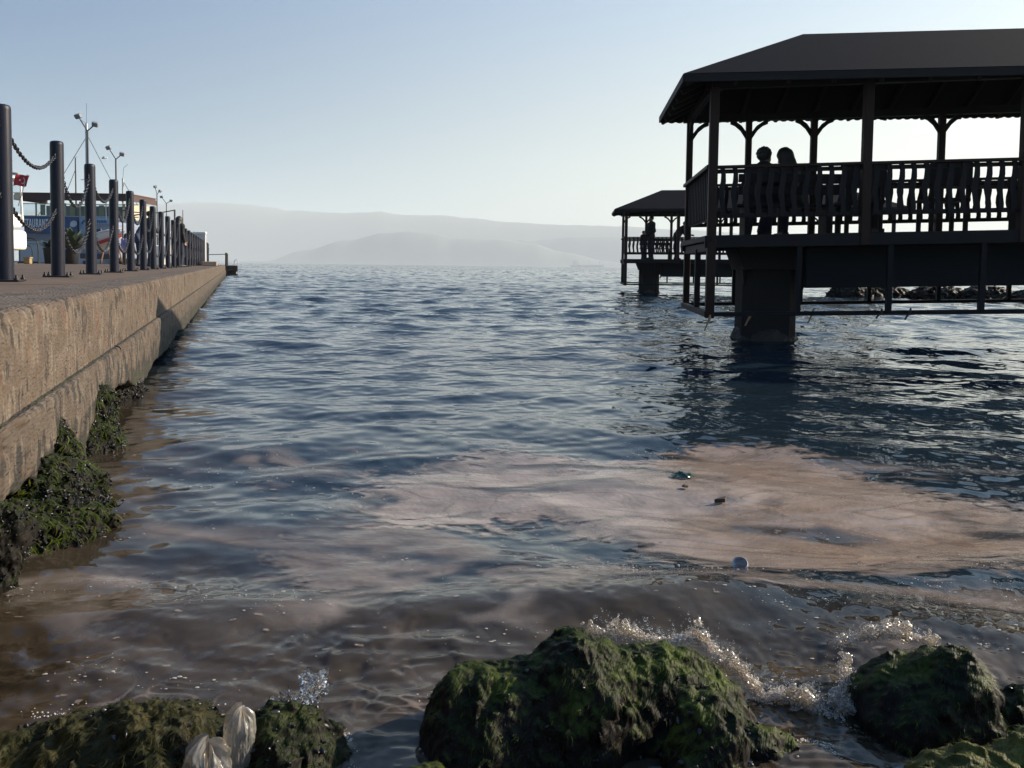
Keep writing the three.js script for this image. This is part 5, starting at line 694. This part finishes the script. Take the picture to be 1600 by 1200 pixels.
const standing = (o = {}) => ({ hipC: [0, 0.95, 0], hipL: [0.09, 0.92, 0], hipR: [-0.09, 0.92, 0], chest: [0, 1.25, 0], neckB: [0, 1.45, -0.01], shL: [0.17, 1.40, -0.01], shR: [-0.17, 1.40, -0.01], elL: [0.22, 1.12, -0.03], elR: [-0.22, 1.12, -0.03], wrL: [0.2, 0.88, 0.06], wrR: [-0.2, 0.88, 0.06], knL: [0.1, 0.49, 0.02], knR: [-0.1, 0.49, 0.02], anL: [0.1, 0.085, -0.02], anR: [-0.1, 0.085, -0.02], head: [0, 1.60, 0.01], hem: 0.8, ...o });
const sitting = (o = {}) => ({ hipC: [0, 0.51, 0], hipL: [0.09, 0.50, 0.02], hipR: [-0.09, 0.50, 0.02], chest: [0, 0.79, 0.06], neckB: [0, 0.96, 0.12], shL: [0.17, 0.91, 0.09], shR: [-0.17, 0.91, 0.09], elL: [0.24, 0.68, 0.16], elR: [-0.24, 0.68, 0.16], wrL: [0.14, 0.58, 0.34], wrR: [-0.14, 0.58, 0.34], knL: [0.12, 0.49, 0.44], knR: [-0.12, 0.49, 0.44], anL: [0.12, 0.085, 0.46], anR: [-0.12, 0.085, 0.46], head: [0, 1.11, 0.16], hem: 0.46, ...o });
{
  // benches and tables of the near pavilion, one of the far pavilion's
  const bench = (label, P, u, v, turn, len) => { const t = thing('bench', label, 'bench', onPav(P, u, FL, v), PTURN + turn, 'wooden benches in the pavilions'); for (let k = 0; k < 3; k++) part('seat_slat', box(len, 0.028, 0.11, 0, 0.395, -0.13 + k * 0.13, 0.005), M.wood, t); for (const s of [-1, 1]) part('leg', [box(0.06, 0.38, 0.36, s * len * 0.4, 0.19, 0, 0.008)], M.wood, t); for (let k = 0; k < 2; k++) part('back_slat', box(len, 0.11, 0.024, 0, 0.58 + k * 0.16, -0.21 , 0.005), M.wood, t); part('back_post', [box(0.05, 0.42, 0.04, -len * 0.38, 0.57, -0.185), box(0.05, 0.42, 0.04, len * 0.38, 0.57, -0.185)], M.wood, t); return t; };
  const table = (label, P, u, v, len) => { const t = thing('table', label, 'table', onPav(P, u, FL, v), PTURN, 'wooden tables in the pavilions'); for (let k = 0; k < 4; k++) part('top_slat', box(len, 0.03, 0.12, 0, 0.65, -0.2 + k * 0.132, 0.005), M.wood, t); for (const s of [-1, 1]) part('leg', [box(0.09, 0.63, 0.09, s * len * 0.36, 0.32, 0, 0.006), box(0.09, 0.05, 0.5, s * len * 0.36, 0.03, 0, 0.006)], M.wood, t); return t; };
  bench('bench on which the couple sits in the near pavilion', PAV, 1.1, -0.95, Math.PI, 1.3); table('table in front of the seated couple', PAV, 1.55, -1.62, 0.9);
  table('long table in the middle of the near pavilion', PAV, 3.3, -1.35, 2.5);
  const chair = (label, u, v, turn) => { const t = thing('chair', label, 'chair', onPav(PAV, u, FL, v), PTURN + turn, 'wooden chairs in the near pavilion'); part('seat', box(0.5, 0.04, 0.46, 0, 0.42, 0, 0.008), M.wood, t); for (const [a, b] of [[1, 1], [1, -1], [-1, 1], [-1, -1]]) part('leg', box(0.05, 0.4, 0.05, a * 0.21, 0.2, b * 0.19, 0.006), M.wood, t); part('backrest', [box(0.52, 0.30, 0.03, 0, 0.74, -0.22, 0.008), box(0.045, 0.5, 0.04, -0.22, 0.64, -0.21), box(0.045, 0.5, 0.04, 0.22, 0.64, -0.21)], M.wood, t); return t; };
  chair('chair with back to us behind the second tall front post', 2.05, -0.95, Math.PI); chair('chair with back to us left of the second thin rear post', 3.1, -0.95, Math.PI); 
  bench('bench of the far pavilion beside the column', PAV2, 1.2, -1.7, 0, 1.2);
  // seat of the couple: facing out to sea
  const sit = (label, u, v, turn, H, pose, o) => person(label, onPav(PAV, u, FL + 0.01, v), PTURN + Math.PI + turn, H, pose, o);
  sit('person with short curly hair seated with back to us, turned to the right', 0.83, -0.98, -0.12, 1.66, sitting({ headTurn: -0.85, headTilt: 0.12, head: [-0.02, 1.12, 0.16], wrR: [-0.2, 0.60, 0.34], anL: [0.16, 0.085, 0.42], anR: [-0.02, 0.085, 0.5] }), { curly: true, top: CL.dark, cell: 0.014 });
  sit('person with long dark hair seated with back to us beside the other', 1.15, -0.98, 0.1, 1.62, sitting({ headTurn: 0.5, headTilt: 0.22, headRoll: -0.1, head: [0.02, 1.11, 0.17] }), { long: true, top: CL.brown, cell: 0.014 });
  person('person with hair in a bun standing in the far pavilion', onPav(PAV2, 0.92, FL - 0.02, -0.7), PTURN - 1.2, 1.55, standing({ headTurn: 0.2, wrL: [0.1, 1.02, 0.22], wrR: [-0.1, 1.02, 0.22] }), { bun: true, cell: 0.02 });
  person('small child standing close to the adult in the far pavilion', onPav(PAV2, 0.66, FL - 0.02, -0.62), PTURN + 0.8, 1.02, standing({ headTurn: 0.3 }), { cell: 0.024 });
  person('person leaning forward over the rail of the far pavilion', onPav(PAV2, 1.85, FL - 0.02, -0.9), PTURN + 1.35, 1.5, standing({ chest: [0, 1.18, 0.14], neckB: [0, 1.33, 0.27], shL: [0.17, 1.30, 0.24], shR: [-0.17, 1.30, 0.24], elL: [0.2, 1.06, 0.36], elR: [-0.2, 1.06, 0.36], wrL: [0.12, 1.02, 0.56], wrR: [-0.12, 1.02, 0.56], head: [0, 1.45, 0.36] }), { cell: 0.02 });
  // people on the quay
  person('person in black standing behind the seventh bollard', [-11.22, HD, -24], 2.2, 1.72, standing({ wrL: [0.12, 1.1, 0.2], wrR: [-0.12, 1.1, 0.2] }), { cell: 0.022 });
  person('person in black with hood standing right behind the eighth bollard', [-10.75, HD, -25], 2.6, 1.62, standing({ headTurn: 0.4 }), { long: true, cell: 0.022 });
  person('person in a blue jacket standing between fifth and sixth bollards', [-12.55, HD, -26], 1.9, 1.6, standing({ chest: [0, 1.22, 0.08], neckB: [0, 1.40, 0.13], shL: [0.17, 1.36, 0.1], shR: [-0.17, 1.36, 0.1], head: [0, 1.54, 0.2] }), { top: CL.navy, cell: 0.022 });
  person('child in a lavender top with long dark hair behind the chain', [-15.95, HD, -32], 0.6, 1.3, standing({ headTurn: 0.6 }), { top: CL.lav, bottom: CL.dark, long: true, cell: 0.022 });
  person('tiny distant person standing at the far end of the quay', Q(-0.2, HD, 47.5), 0.8, 1.6, standing(), { cell: 0.03 });
}
renderer.render(scene, camera);
